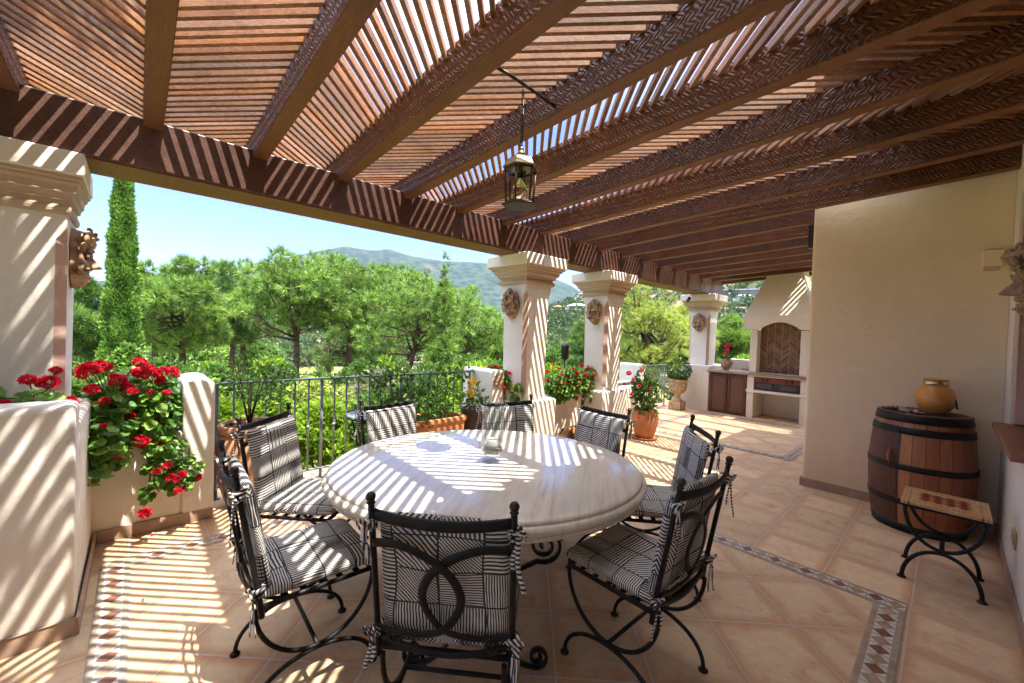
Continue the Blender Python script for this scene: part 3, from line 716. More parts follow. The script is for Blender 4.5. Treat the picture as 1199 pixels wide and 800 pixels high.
mp_ = thing('planter_wall', 'low cream planter wall under the two middle columns, filled with red geraniums', 'planter wall', (-3.6, 5.2, 0))
b = MB(); b.box(-3.95, -3.78, 3.41, 7.3, 0, .62); b.box(-3.98, -3.455, 3.43, 4.02, 0, .665); b.box(-3.98, -3.455, 5.08, 5.72, 0, .665)
b.box(-4.42, -4.25, 3.41, 7.3, 0, .62); b.build('wall', M['plaster_white'], mp_, bevel=.03)
endwall(3.215, 3.405, -4.42, -3.80, 1.03, mp_); endwall(7.31, 7.50, -4.62, -4.12, .96, mp_)
b = MB(); b.box(-4.25, -3.95, 3.45, 7.25, .1, .56); b.build('soil', M['soil'], mp_)
b = MB(); b.box(-3.453, -3.442, 3.42, 4.03, 0, .085); b.box(-3.453, -3.442, 5.07, 5.73, 0, .085); b.box(-3.778, -3.767, 4.03, 5.07, 0, .085); b.build('skirting', M['skirting'], mp_)

# ------------------------------------------------------------------ railings
def railing(pa, pb, z, label, posts, step=.118):
    pa, pb = Vector(pa), Vector(pb); L = (pb-pa).length; d = (pb-pa)/L
    t = thing('railing', label, 'railing', ((pa+pb)/2), 0)
    b = MB(); b.tube([pa+Vector((0, 0, z)), pb+Vector((0, 0, z))], .02, 6, flat=(.012, .026)); b.build('top_rail', M['rail_paint'], t)
    b = MB(); b.tube([pa+Vector((0, 0, .1)), pb+Vector((0, 0, .1))], .01, 6, flat=(.008, .018)); b.build('bottom_rail', M['rail_paint'], t)
    n = int(L/step)
    for i in range(n):
        p = pa+d*(i+.5)*L/n; b = MB(); post = (i in posts)
        z0 = .0 if post else .1; r = .015 if post else .009
        b.tube([p+Vector((0, 0, z0)), p+Vector((0, 0, z-.008))], r, 6)
        if not post and i % 2 == 0: b.ball(p+Vector((0, 0, .52)), .017, 8)
        if post: b.box(p.x-.03, p.x+.03, p.y-.03, p.y+.03, 0.001, .012)
        b.build('post' if post else 'baluster', M['rail_paint'], t)
railing((-4.2, .44, 0), (-4.2, 3.22, 0), .985, 'grey iron railing between the left end post and the middle planter wall', (0, 7, 15, 22))
railing((-4.24, 7.5, 0), (-4.24, 8.6, 0), .90, 'short grey iron railing beside the stone urn and far column', (0, 8))

# ------------------------------------------------------------------ outdoor kitchen
ok_ = thing('outdoor_kitchen', 'built-in white barbecue with sloping hood, herringbone brick back and tiled counter', 'barbecue', (-2.6, 9, 0))
YF = 8.75
b = MB()
b.box(-3.98, -3.385, YF-.02, 9.75, 0, .93)                     # pedestal under the column
b.box(-3.385, -2.70, YF+.03, 9.45, .81, .823); b.box(-3.385, -3.37, YF+.03, 9.45, 0, .81)
b.box(-2.668, -2.55, YF, 9.45, 0, .80); b.box(-1.80, -1.69, YF, 9.45, 0, .80)   # legs
b.box(-2.668, -1.69, YF, 9.45, .803, .823); b.box(-2.55, -1.80, YF+.02, 9.45, .50, .545); b.box(-2.55, -1.80, 9.35, 9.45, 0, .50)
b.box(-3.4, -2.62, 9.46, 9.62, 0, 1.08); b.box(-2.62, -1.69, 9.46, 9.62, 0, 1.7)
b.build('counter_body', M['plaster_white'], ok_, bevel=.008)
b = MB(); b.box(-2.68, -1.67, YF-.025, YF+.1, .495, .548); b.build('shelf', M['plaster_white'], ok_, bevel=.012)
b = MB(); b.box(-3.42, -1.66, YF-.05, 9.455, .825, .865); b.build('countertop', M['skirting'], ok_, bevel=.01)
for x0, x1, hs in ((-3.365, -3.03, 1), (-3.022, -2.68, -1)):
    b = MB(); f = .055; y0, y1 = YF-.005, YF+.025
    b.box(x0, x0+f, y0, y1, .02, .795); b.box(x1-f, x1, y0, y1, .02, .795); b.box(x0+f, x1-f, y0, y1, .02, .02+f); b.box(x0+f, x1-f, y0, y1, .795-f, .795)
    d = b.build('cabinet_door', M['door_wood'], ok_, bevel=.004)
    b = MB(); b.box(x0+f, x1-f, y0+.008, y1-.004, .02+f, .795-f); b.build('lattice', M['lattice'], d)
    xh = x1-.03 if hs > 0 else x0+.03
    b = MB(); b.tube([(xh, y0-.002, .60), (xh, y0-.03, .61), (xh, y0-.03, .69), (xh, y0-.002, .70)], .006, 6); b.build('handle', M['brass'], d)
b = MB(); b.box(-2.545, -1.805, YF+.03, YF+.3, .56, .795); gu = b.build('grill_unit', M['black'], ok_, bevel=.005)
b = MB(); b.box(-2.54, -1.81, YF+.005, YF+.028, .70, .79); b.build('control_panel', simple('red_brown_panel', (.16, .03, .02), .35, .3, 8), gu, bevel=.003)
for x in (-2.41, -2.33, -2.02, -1.93):
    b = MB(); b.lathe([(.0, -.028), (.017, -.026), (.019, 0)], (x, YF+.004, .745), 12, ax=Matrix.Rotation(-PI/2, 3, 'X')); b.build('knob', M['black'], gu)
for x0, x1 in ((-2.5, -2.24), (-2.12, -1.85)):
    b = MB(); b.box(x0, x1, YF+.012, YF+.028, .585, .685); b.build('grill_front', simple('grey_metal', (.07, .07, .075), .35, .2, 30, metal=.6), gu, bevel=.004)
b = MB(); b.box(-2.645, -2.52, YF, 9.45, .868, 1.70); b.build('side_post', M['plaster_white'], ok_, bevel=.012)
b = MB(); b.box(-1.83, -1.71, YF, 9.45, .868, 1.70); b.build('side_post', M['plaster_white'], ok_, bevel=.012)
b = MB(); b.box(-2.52, -1.83, YF+.2, YF+.24, .866, 1.95); b.build('fireback', M['herring'], ok_)
b = MB(); b.box(-2.51, -1.84, YF+.02, YF+.19, .867, .885); b.build('grill_top', simple('grill_plate', (.55, .54, .5), .4, .2, 20), ok_, bevel=.004)
# hood: arched apron, then a tapering flue
b = MB(); y0 = YF-.08
n = 14; arch = [(-2.47+.64*i/n, 1.715+.135*math.sin(PI*i/n)**.8) for i in range(n+1)]
outl = [(-2.745, 1.735), (-2.70, 1.715)] + arch + [(-1.72, 1.715), (-1.655, 1.735), (-1.655, 1.975), (-2.745, 1.975)]
for yy, yb_ in ((y0, y0+.09),):
    top = 1.975
    cols = [(-2.745, 1.735), (-2.70, 1.715)] + arch + [(-1.72, 1.715), (-1.655, 1.735)]
    for (xa, za), (xb, zb_) in zip(cols[:-1], cols[1:]):
        b.add([(xa, yy, za), (xb, yy, zb_), (xb, yy, top), (xa, yy, top)], [(0, 1, 2, 3)]); b.add([(xa, yb_, za), (xb, yb_, zb_), (xb, yb_, top), (xa, yb_, top)], [(3, 2, 1, 0)])
        b.add([(xa, yy, za), (xa, yb_, za), (xb, yb_, zb_), (xb, yy, zb_)], [(0, 1, 2, 3)])
b.box(-2.745, -2.66, y0+.09, 9.5, 1.735, 1.975); b.box(-1.74, -1.655, y0+.09, 9.5, 1.735, 1.975)
ht, h0, h1 = 2.78, -2.46, -1.90
vs = [(-2.745, y0, 1.975), (-1.655, y0, 1.975), (-1.655, 9.55, 1.975), (-2.745, 9.55, 1.975), (h0, 9.0, ht), (h1, 9.0, ht), (h1, 9.5, ht), (h0, 9.5, ht)]
b.add(vs, [(0, 1, 5, 4), (1, 2, 6, 5), (2, 3, 7, 6), (3, 0, 4, 7), (4, 5, 6, 7)]); b.box(h0, h1, 9.0, 9.5, ht, 3.6)
b.build('hood', M['plaster_white'], ok_)

# ------------------------------------------------------------------ dining table
TC = Vector((-1.785, 1.49, 0)); TO = Matrix(((_r.x, -_r.y, 0), (_r.y, _r.x, 0), (0, 0, 1))) @ Matrix.Diagonal((1.05, .925, 1))   # slightly oval
tb = thing('dining_table', 'large round travertine dining table with moulded edge on scrolled iron legs', 'table', TC)
b = MB()
pr = [(0, .757), (.4, .757), (.79, .757), (.808, .755), (.818, .749), (.822, .741), (.820, .735), (.828, .733), (.838, .727), (.843, .717), (.843, .705), (.836, .694), (.826, .688), (.818, .686), (.818, .681), (.824, .676), (.824, .668), (.812, .662), (.79, .66), (.4, .66), (0, .66)]
b.lathe(pr[::-1], TC, 96, ax=TO); b.build('table_top', M['travertine'], tb)
def arc(c, r, a0, a1, n=16, rz=None):
    return [(c[0]+r*math.cos(a0+(a1-a0)*i/n), c[1]+(rz or r)*math.sin(a0+(a1-a0)*i/n)) for i in range(n+1)]
def spiral(c, r0, r1, a0, a1, n=40):
    return [(c[0]+(r0+(r1-r0)*i/n)*math.cos(a0+(a1-a0)*i/n), c[1]+(r0+(r1-r0)*i/n)*math.sin(a0+(a1-a0)*i/n)) for i in range(n+1)]
ee = Vector((_r.x, _r.y, 0)); nn_ = Vector((_r.y, -_r.x, 0))          # frames run across the oval
for so_ in (-1, 1):
    for sg in (-1, 1):
        def P(bz): return [TC+nn_*so_*.56+ee*sg*b_+Vector((0, 0, z_)) for b_, z_ in bz]
        sp1 = spiral((.29, .572), .012, .078, PI*3.3, -PI*.62, 50)
        x0, z0 = sp1[-1]; tail = [(x0+(.05-x0)*math.sin(t*PI/2), z0+(.34-z0)*t) for t in np.linspace(.06, 1, 12)]
        low = [(.05+.20*(1-math.cos(t*PI/2)), .34-.31*math.sin(t*PI/2)**1.3) for t in np.linspace(.08, 1, 12)]
        sp2 = spiral((.275, .072), .048, .010, -PI*.62, PI*2.4, 34)
        b = MB(); b.tube(P(sp1+tail+low+sp2), .01, 8, flat=(.020, .0075), up=nn_); b.tube(P([(.02, .652), (.2, .652), (.36, .652)]), .01, 6, flat=(.008, .02)); b.build('scroll_leg', M['iron'], tb)
    b = MB(); b.tube([TC+nn_*so_*.56+ee*b_+Vector((0, 0, .34)) for b_ in (-.06, .06)], .012, 8); b.build('collar', M['iron'], tb)
b = MB(); b.tube([TC+nn_*k+Vector((0, 0, .34)) for k in (-.56, 0, .56)], .013, 8); b.tube([TC+nn_*k+Vector((0, 0, .64)) for k in (-.56, 0, .56)], .013, 8); b.build('stretcher', M['iron'], tb)

# ------------------------------------------------------------------ chairs
def pillow(w_, d_, t_, nx=18, ny=18, e=9, seed=0, mid=.0):
    """Cushion as a mesh in x,y with thickness in z, plus metre UVs."""
    rg = np.random.default_rng(seed); V = []; UV = []
    us = np.concatenate([[-1, -.985, -.95], np.linspace(-.88, .88, nx-5), [.95, .985, 1]]); vs = np.concatenate([[-1, -.985, -.95], np.linspace(-.88, .88, ny-5), [.95, .985, 1]])
    def f(u, v): return ((1-abs(u)**e)*(1-abs(v)**e))**.42
    off = rg.uniform(0, 3, 2)
    for sgn in (1, -1):
        for v in vs:
            for u in us:
                h = f(u, v); z = sgn*t_/2*h+(.006*math.sin(u*4+off[0])*math.sin(v*3.4+off[1])*h if sgn > 0 else 0)
                V.append((u*w_/2, v*d_/2, z)); UV.append((u*w_/2+off[0]+(.02*z*sgn), v*d_/2+off[1]+sgn*.0))
    nxx, nyy = len(us), len(vs); F = []; 
    for s_ in range(2):
        o = s_*nxx*nyy
        for j in range(nyy-1):
            for i in range(nxx-1):
                q = (o+j*nxx+i, o+j*nxx+i+1, o+(j+1)*nxx+i+1, o+(j+1)*nxx+i); F.append(q if s_ == 0 else q[::-1])
    # stretch UV by thickness at the rim so that stripes run down the sides
    UV2 = [(x+(abs(z_)-t_/2)*(-1 if x > off[0] else 1)*(1 if True else 0), y) for (x, y), (_, _, z_) in zip(UV, V)]
    return V, F, [[UV2[i] for i in f_] for f_ in F]
def add_pillow(b, P, mat): V, F, U = P; b.add([mat @ Vector(v) for v in V], F, 0, True, U); return b

def make_chair(label):
    t = thing('dining_chair', label, 'chair', (0, 0, 0), 0, 'iron dining chairs round the table')
    W, D, ZS = .215, .215, .435
    lean = lambda z: -.205-.085*max(0, (z-.42))/.5       # y of the back posts at height z
    I = M['iron']
    # side frames: hanging arc under the seat, standing arc with feet
    for s in (-1, 1):
        x = s*(W-.012)
        b = MB(); up = [(x, .225*math.cos(a), ZS-.012-.238*math.sin(a)) for a in np.linspace(0, PI, 25)]
        b.tube(up, .0092, 8); b.build('seat_arc', I, t, True)
        b = MB(); dn = [(x, .235*math.cos(a), .008+.168*math.sin(a)**.9) for a in np.linspace(0, PI, 25)]
        b.tube(dn, .0092, 8)
        for y in (-.235, .235): b.lathe([(0, 0), (.021, 0), (.021, .008), (.012, .016), (0, .018)], (x, y, .0005), 12)
        b.build('leg', I, t, True)
    b = MB(); b.tube([(-W+.012, 0, .187), (W-.012, 0, .187)], .009, 8); b.build('stretcher', I, t, True)
    b = MB()
    for y in (-.21, .215): b.tube([(-W, y, ZS), (W, y, ZS)], .011, 6, flat=(.011, .011))
    for x in (-W, W): b.tube([(x, -.21, ZS), (x, .215, ZS)], .011, 6, flat=(.011, .011))
    for k in range(5): yy = -.12+.07*k; b.tube([(-W, yy, ZS-.004), (W, yy, ZS-.004)], .006, 4, flat=(.003, .014))
    b.build('seat_frame', I, t, True)
    for s in (-1, 1):
        b = MB(); b.tube([(s*.225, lean(z), z) for z in np.linspace(.40, .955, 9)], .0105, 8)
        p = b.build('back_post', I, t, True)
        b = MB(); zt = .972; b.lathe([(.0115, -.022), (.015, -.018), (.010, -.012), (.012, -.01)], (s*.225, lean(.955), zt), 12); b.ball((s*.225, lean(zt), zt+.002), .0162, 12)
        b.build('finial', M['iron_brown'], p, True)
    b = MB(); b.tube([(x, lean(.915)-.03*(1-(x/.225)**2), .918-.012*(1-(x/.225)**2)) for x in np.linspace(-.225, .225, 15)], .01, 8, flat=(.006, .019), up=(0, 1, 0)); b.build('top_rail', I, t, True)
    # crossing loops of the back
    def bow(x): return -.02*(1-(x/.225)**2)
    for s in (-1, 1):
        ctl = [(-.222, .822), (-.14, .826), (-.07, .806), (0, .765), (.044, .715), (.064, .655), (.048, .595), (0, .535), (-.07, .512), (-.15, .508), (-.222, .515)]
        # smooth through the control points
        pts = []
        c2 = [ctl[0]]+ctl+[ctl[-1]]
        for i in range(1, len(c2)-2):
            p0, p1, p2, p3 = [Vector(q) for q in c2[i-1:i+3]]
            for u in np.linspace(0, 1, 6, endpoint=False):
                pts.append(.5*((2*p1)+(-p0+p2)*u+(2*p0-5*p1+4*p2-p3)*u*u+(-p0+3*p1-3*p2+p3)*u**3))
        pts.append(Vector(ctl[-1]))
        b = MB(); b.tube([(s*q[0], lean(q[1])+bow(q[0])-.004-.004*s, q[1]) for q in pts], .01, 8, flat=(.005, .0145), up=(0, 1, 0)); b.build('back_loop', I, t, True)
    b = MB(); b.tube([(x, lean(.44)+bow(x)-.006, .445+.035*(x/.225)**2) for x in np.linspace(-.225, .225, 13)], .01, 8, flat=(.006, .013), up=(0, 1, 0))
    for s in (-1, 1):
        b.tube([(s*q[0], lean(.48)+bow(q[0])-.008, q[1]) for q in spiral((.165, .488), .004, .026, PI*3.5, PI*.5, 26)], .005, 6, flat=(.005, .0065), up=(0, 1, 0))
    b.build('lower_rail', I, t, True)
    seed = 5
    b = MB(); add_pillow(b, pillow(.445, .46, .062, seed=seed), Matrix.Translation((0, .012, ZS+.044))); b.build('seat_cushion', M['fabric'], t, True)
    b = MB(); tilt = math.atan2(.085, .5)
    add_pillow(b, pillow(.425, .45, .048, seed=seed+1), Matrix.Translation((0, lean(.70)+.036, .687)) @ Matrix.Rotation(PI/2+tilt, 4, 'X')); b.build('back_cushion', M['fabric'], t, True)
    # cushion ties knotted to the posts
    rg = random.Random(3)
    for s in (-1, 1):
        for z in (.885, .50):
            b = MB(); c = Vector((s*.228, lean(z), z))
            b.tube([c+Vector((.019*math.cos(a), .019*math.sin(a), .004*a-.01)) for a in np.linspace(0, 2*PI*1.3, 16)], .007, 6, flat=(.009, .004))
            for q in (-1, 1):
                L_ = rg.uniform(.09, .17); ph = rg.uniform(0, 6)
                b.tube([c+Vector((s*.012+q*.012*u+.012*math.sin(u*5+ph)*u, -.018-.02*u*q*.5, -L_*u)) for u in np.linspace(0, 1, 8)], .005, 6, flat=(.0075, .0025))
                b.tube([c+Vector((s*.01+q*.026*math.sin(PI*u), -.02-.012*math.sin(2*PI*u), .02*math.sin(2*PI*u))) for u in np.linspace(0, 1, 9)], .004, 6, flat=(.006, .0025))
            u_ = [[(v_.co.x if False else 0, 0)] for v_ in ()]
            for i in range(len(b.f)): b.uv[i] = [(b.v[j][0]*1.0+b.v[j][1]*.7, b.v[j][2]) for j in b.f[i]]
            b.build('tie', M['fabric'], t, True)
    return t
CH = [((-1.05, .70), 132, 'nearest chair in front, seen from behind with its crossed iron loops'),
      ((-1.94, .28), 88, 'chair at front left, casting its shadow on the striped floor'),
      ((-2.79, .585), 44, 'chair at left before the big terracotta jar, sunlit back cushion'),
      ((-2.855, 1.40), 9, 'chair before the mosaic side table, only its back cushion above the tabletop'),
      ((-2.43, 2.22), -16, 'chair straight behind the glass candle vase'),
      ((-1.755, 2.585), -96, 'chair before the middle planter, beside the potted mandevilla'),
      ((-1.02, 2.56), -140, 'chair at right facing left, half hidden by the chair before it'),
      ((-.655, 1.685), -181, 'chair at front right, its whole seat and arched legs in view')]
def kids(o): return [c for c in bpy.data.objects if c.parent == o]
proto = make_chair('striped iron '+CH[0][2]); pk = [(c, kids(c)) for c in kids(proto)]
def place_chair(r, x, y, ang):
    th = R(ang-90); off = Vector((math.cos(R(ang)), math.sin(R(ang)), 0))*.285      # back rail centre -> seat centre
    r.location = (x+off.x, y+off.y, .001); r.rotation_euler = (0, 0, th)
for i, ((x, y), a, lb) in enumerate(CH):
    if i == 0: r = proto
    else:
        r = proto.copy(); C.objects.link(r); r['label'] = 'striped iron '+lb
        for c, gk in pk:
            d = c.copy(); C.objects.link(d); d.parent = r
            for g in gk: e = g.copy(); C.objects.link(e); e.parent = d
        for c in r.children:
            if c.name.startswith(('seat_cushion', 'back_cushion')):       # each cushion cut from another place of the cloth
                c.data = c.data.copy(); uvl = c.data.uv_layers[0].data; n_ = len(uvl); buf = np.zeros(n_*2, np.float32); uvl.foreach_get('uv', buf); buf[0::2] += .37*i+.05; buf[1::2] += .23*i; uvl.foreach_set('uv', buf)
    place_chair(r, x, y, a)

# ------------------------------------------------------------------ glass candle vase on the table
gx, gy = -1.76, 1.50
hv = thing('candle_vase', 'tall clear glass hurricane vase with flared rim standing on the table', 'vase', (gx, gy, .758))
b = MB(); b.lathe([(0, .760), (.052, .760), (.056, .765), (.052, .775), (.03, .787), (.03, .792), (.05, .803), (.062, .825), (.064, .86), (.064, 1.03), (.070, 1.06), (.082, 1.085), (.079, 1.087), (.067, 1.06), (.061, 1.03), (.061, .86), (.058, .828), (.045, .808), (0, .806)], (gx, gy, 0), 40); b.build('glass', M['glass'], hv)
b = MB(); b.lathe([(0, .8075), (.043, .8095), (.055, .826), (.057, .840), (0, .843)], (gx, gy, 0), 32); prop(b.build('sand_fill', M['sand'], hv))
b = MB(); b.lathe([(0, .8435), (.034, .8435), (.036, .85), (.036, .88), (.031, .886), (.006, .882), (0, .882)], (gx, gy, 0), 28)
prop(b.build('candle', M['wax']), 'short white candle inside the glass vase on the table', 'candle')

# ------------------------------------------------------------------ hanging lantern
LX, LY = -1.635, 1.535
b = MB(); b.tube([(-1.60, 1.297, 2.83), (-1.605, 1.45, 2.835), (-1.64, 1.803, 2.845)], .009, 8); prop(b.build('iron_rod', M['iron_brown']), 'thin iron rod spanning two rafters, the lantern chain hooked over it', 'rod')
ln = thing('hanging_lantern', 'glass and brass lantern hanging on a chain over the table', 'lantern', (LX, LY, 2.0))
b = MB(); z = 2.825; i = 0
while z > 2.525:
    ax = (1, 0, 0) if i % 2 else (0, 1, 0)
    ring = [Vector((LX, LY, z-.014))+Vector(ax)*.0075*math.cos(a)+Vector((0, 0, .0165*math.sin(a))) for a in np.linspace(0, 2*PI, 11)]
    b.tube(ring, .0025, 5, caps=False); z -= .0255; i += 1
b.tube([(LX+.004, LY, 2.82), (LX+.007, LY+.003, 2.6), (LX+.003, LY, 2.52)], .003, 5); b.build('chain', M['iron_brown'], ln)
def lz(z): return 2.19+(z-2.022)*.84
def hexr(r, z, n=6, o=0): r *= .78; return [(LX+r*math.cos(2*PI*k/n+o), LY+r*math.sin(2*PI*k/n+o), lz(z)) for k in range(n)]
def lat(P): return [(r*.78, lz(z)) for r, z in P]
def loft(b, rings, mi=0, cap=True):
    n = len(rings[0]); vs = sum(rings, []); fs = [(i*n+k, i*n+(k+1) % n, (i+1)*n+(k+1) % n, (i+1)*n+k) for i in range(len(rings)-1) for k in range(n)]
    if cap: fs += [tuple(range(n))[::-1], tuple(range((len(rings)-1)*n, len(rings)*n))]
    b.add(vs, fs, mi)
b = MB(); loft(b, [hexr(.125, 2.262), hexr(.128, 2.272), hexr(.118, 2.285), hexr(.095, 2.32), hexr(.06, 2.345), hexr(.03, 2.355)])
b.lathe(lat([(.03, 2.355), (.034, 2.362), (.022, 2.375), (.016, 2.39), (.02, 2.398), (.008, 2.41), (0, 2.412)]), (LX, LY, 0), 12); b.build('cap', M['brass'], ln)
b = MB()
for k in range(6):
    p, q = Vector(hexr(.112, 2.265)[k]), Vector(hexr(.098, 2.04)[k]); b.tube([p, q], .005, 6)
for r_, z_ in ((.112, 2.258), (.098, 2.045), (.122, 2.03)):
    h = hexr(r_, z_); b.tube(h+[h[0]], .0055, 6, caps=False)
loft(b, [hexr(.108, 2.022), hexr(.122, 2.024), hexr(.122, 2.034), hexr(.1, 2.044), hexr(.09, 2.044)]); b.build('frame', M['iron_brown'], ln)
b = MB()
for k in range(6):
    a, c = hexr(.108, 2.255), hexr(.095, 2.05); d = (k+1) % 6; b.add([c[k], c[d], a[d], a[k]], [(0, 1, 2, 3)])
b.build('panes', M['thinpane'], ln)
b = MB(); b.lathe(lat([(0, 2.26), (.02, 2.255), (.022, 2.215), (0, 2.214)]), (LX, LY, 0), 14)
for a in (0, 2.1, 4.2): b.tube([(LX, LY, lz(2.235)), (LX+.03*math.cos(a), LY+.03*math.sin(a), lz(2.23)), (LX+.04*math.cos(a), LY+.04*math.sin(a), lz(2.24))], .006, 6)
b.build('lamp_holder', M['iron'], ln)
b = MB(); b.lathe(lat([(.012, 2.214), (.02, 2.19), (.045, 2.16), (.056, 2.12), (.05, 2.085), (.03, 2.065), (0, 2.06)]), (LX, LY, 0), 20); b.build('bulb', M['glass_amber'], ln)

# ------------------------------------------------------------------ wine barrel, jug, bowls, stool
bx, by = -.135, 4.80
br = thing('wine_barrel', 'old oak wine barrel with black hoops and a cupboard door by the cream wall', 'barrel', (bx, by, 0))
def brr(z): u = (z-.475)/.475; return .322-.047*u*u
b = MB(); zs = np.linspace(.004, .95, 19); b.lathe([(brr(z), z) for z in zs]+[(brr(.95)-.022, .95), (brr(.95)-.024, .915), (0, .915)], (0, 0, 0), 64); bo = b.build('staves', M['barrel'], br, True)
for z0, z1 in ((.882, .948), (.79, .845), (.505, .55), (.225, .27), (.005, .065)):
    b = MB(); b.lathe([(brr(z0)+.0005, z0), (brr(z0)+.007, z0), (brr(z1)+.007, z1), (brr(z1)+.0005, z1)], (0, 0, 0), 64); b.build('hoop', M['iron'], br, True)
# door: a panel of the barrel wall, a hair proud, with dark joints
def wrap(a0, a1, z0, z1, off, mats, name, n=14):
    b = MB(); A = np.linspace(a0, a1, n); Z = np.linspace(z0, z1, 10); vs = []
    for z in Z:
        for a in A: r = brr(z)+off; vs.append((r*math.cos(a), r*math.sin(a), z))
    b.add(vs, [(j*n+i, j*n+i+1, (j+1)*n+i+1, (j+1)*n+i) for j in range(9) for i in range(n-1)], 0, True); return b.build(name, mats, br, True)
aC = math.atan2(-by, -bx)
dr = wrap(aC-R(78), aC-R(24), .07, .845, .004, M['door_wood'], 'door')
for z0, z1 in ((.79, .845), (.505, .55), (.225, .27)): wrap(aC-R(78), aC-R(24.4), z0, z1, .0095, M['iron'], 'hoop')
wrap(aC-R(24), aC-R(22.6), .07, .845, .0055, M['black'], 'door_gap', 4)
b = MB(); ah = aC-R(31); rh = brr(.6)+.008; hc = Vector((rh*math.cos(ah), rh*math.sin(ah), .60)); er = Vector((math.cos(ah), math.sin(ah), 0))
b.tube([hc+er*.028*math.sin(PI*u)+Vector((0, 0, .05*math.cos(PI*u))) for u in np.linspace(0, 1, 12)], .009, 8); b.build('handle', M['barrel'], dr, True)
jx, jy = -.07, 4.90
jg = thing('clay_jug', 'round amber clay jug with gilt neck band on the wine barrel', 'jug', (jx, jy, .9165))
zj = .9165
b = MB(); b.lathe([(0, 0), (.072, 0), (.076, .012), (.070, .028), (.085, .045), (.112, .085), (.125, .135), (.120, .18), (.10, .225), (.080, .248), (.074, .256), (.074, .30), (.080, .304), (.080, .309), (.068, .309), (.066, .26), (0, .25)], (jx, jy, zj), 40); b.build('body', M['jug'], jg)
b = MB(); b.lathe([(.0745, .262), (.0775, .264), (.0775, .292), (.0745, .294)], (jx, jy, zj), 36); b.build('neck_band', M['gold'], jg)
b = MB(); ea = Vector((.97, .05, 0)).normalized(); b.tube([Vector((jx, jy, zj))+ea*r_+Vector((-.01, -.05, z_)) for r_, z_ in ((.07, .232), (.10, .20), (.128, .14), (.135, .085), (.142, .08))], .007, 6); b.build('handle', M['iron_brown'], jg)
def bowl(x, y, r, z, lab, mats):
    t = thing('bowl', lab, 'bowl', (x, y, z)); b = MB(); b.lathe([(0, 0), (r*.45, 0), (r*.5, .006), (r*.8, .022), (r, .042), (r*.97, .043), (r*.76, .027), (0, .012)], (x, y, z), 28); b.build('dish', mats, t)
    b = MB(); rg = np.random.default_rng(int(r*1000))
    for k in range(16):
        a, q = rg.uniform(0, 6.28), r*.72*math.sqrt(rg.uniform()); b.ball((x+q*math.cos(a), y+q*math.sin(a), z+.036+.02*(1-q/r)), rg.uniform(.011, .02), 8, 0, (1, 1.3, .7))
    b.build('filling', M['tan_tile'] if r > .087 else M['grey_tile'], t)
bowl(-.30, 4.80, .085, .9165, 'small dark bowl heaped with dried pods, at the barrel edge', M['wicker'])
bowl(-.195, 4.665, .09, .9165, 'small dark red bowl of shells before the clay jug', simple('dark_red_glaze', (.09, .012, .018), .35, .3, 30))

st = thing('stool', 'low iron stool with red and ochre patterned top in front of the barrel', 'stool', (.012, 3.83, 0))
b = MB(); b.box(-.193, .193, -.193, .193, .482, .502); b.build('seat', M['stooltop'], st, True, bevel=.004)
b = MB(); b.box(-.19, .19, -.19, .19, .468, .4815); b.build('seat_frame', M['iron'], st, True)
for y in (-.175, .175):
    b = MB(); b.tube([(.172*math.cos(a), y, .47-.235*math.sin(a)) for a in np.linspace(0, PI, 25)], .0115, 8); b.build('seat_arc', M['iron'], st, True)
    b = MB(); b.tube([(.172*math.cos(a), y, .006+.212*math.sin(a)) for a in np.linspace(0, PI, 25)], .0115, 8)
    for x in (-.172, .172): b.lathe([(0, 0), (.022, 0), (.024, .006), (.014, .016), (0, .018)], (x, y, .0005), 12)
    b.build('leg', M['iron'], st, True)
b = MB(); b.tube([(0, -.175, .228), (0, .175, .228)], .011, 6, flat=(.004, .014)); b.build('stretcher', M['iron'], st, True)

# ------------------------------------------------------------------ wall fittings
wl = thing('wall_lamp', 'small cream box-shaped wall lamp on the wing wall', 'wall lamp', (.205, 5.128, 2.16))
b = MB(); b.add([(.155, 5.128, 2.165), (.258, 5.128, 2.165), (.258, 5.06, 2.165), (.155, 5.06, 2.165), (.15, 5.128, 2.29), (.262, 5.128, 2.29), (.262, 5.045, 2.29), (.15, 5.045, 2.29)], [(0, 1, 2, 3), (7, 6, 5, 4), (3, 2, 6, 7), (1, 0, 4, 5), (0, 3, 7, 4), (2, 1, 5, 6)]); b.build('shade', M['plaster'], wl, bevel=.006)
b = MB(); b.box(.16, .25, 5.126, 5.129, 2.13, 2.31); b.build('back_plate', M['plaster_tan'], wl)
def socket(x, y, z, ax, lab):
    t = thing('power_socket', lab, 'socket', (x, y, z)); b = MB()
    if ax == 'x': b.box(x-.009, x-.0005, y-.075, y+.075, z-.05, z+.05)
    else: b.box(x-.045, x+.045, y+.0005, y+.009, z-.05, z+.05)
    b.build('plate', M['plaster_tan'], t, bevel=.004)
    b = MB()
    for k in (-1, 1):
        if ax == 'x': b.lathe([(.020, -.0095), (.024, -.013), (.02, -.015), (0, -.012)], (x, y+k*.035, z), 14, ax=Matrix.Rotation(PI/2, 3, 'Y'))
    if ax != 'x': b.lathe([(.0, -.014), (.03, -.013), (.032, -.009)], (x, y, z), 16, ax=Matrix.Rotation(PI/2, 3, 'X'))
    b.build('cover', M['white_tile'], t)
socket(.309, 3.9, .355, 'x', 'cream power socket low on the house wall beside the stool')
socket(-3.60, -.212, .52, 'y', 'round white socket on the inner side of the low left wall')
sp = thing('loudspeaker', 'small black loudspeaker high on the edge of the wing wall', 'loudspeaker', (-1.03, 5.6, 2.62))
b = MB(); b.box(-1.13, -1.05, 5.5, 5.62, 2.55, 2.80); b.build('cabinet', M['black'], sp, bevel=.012)
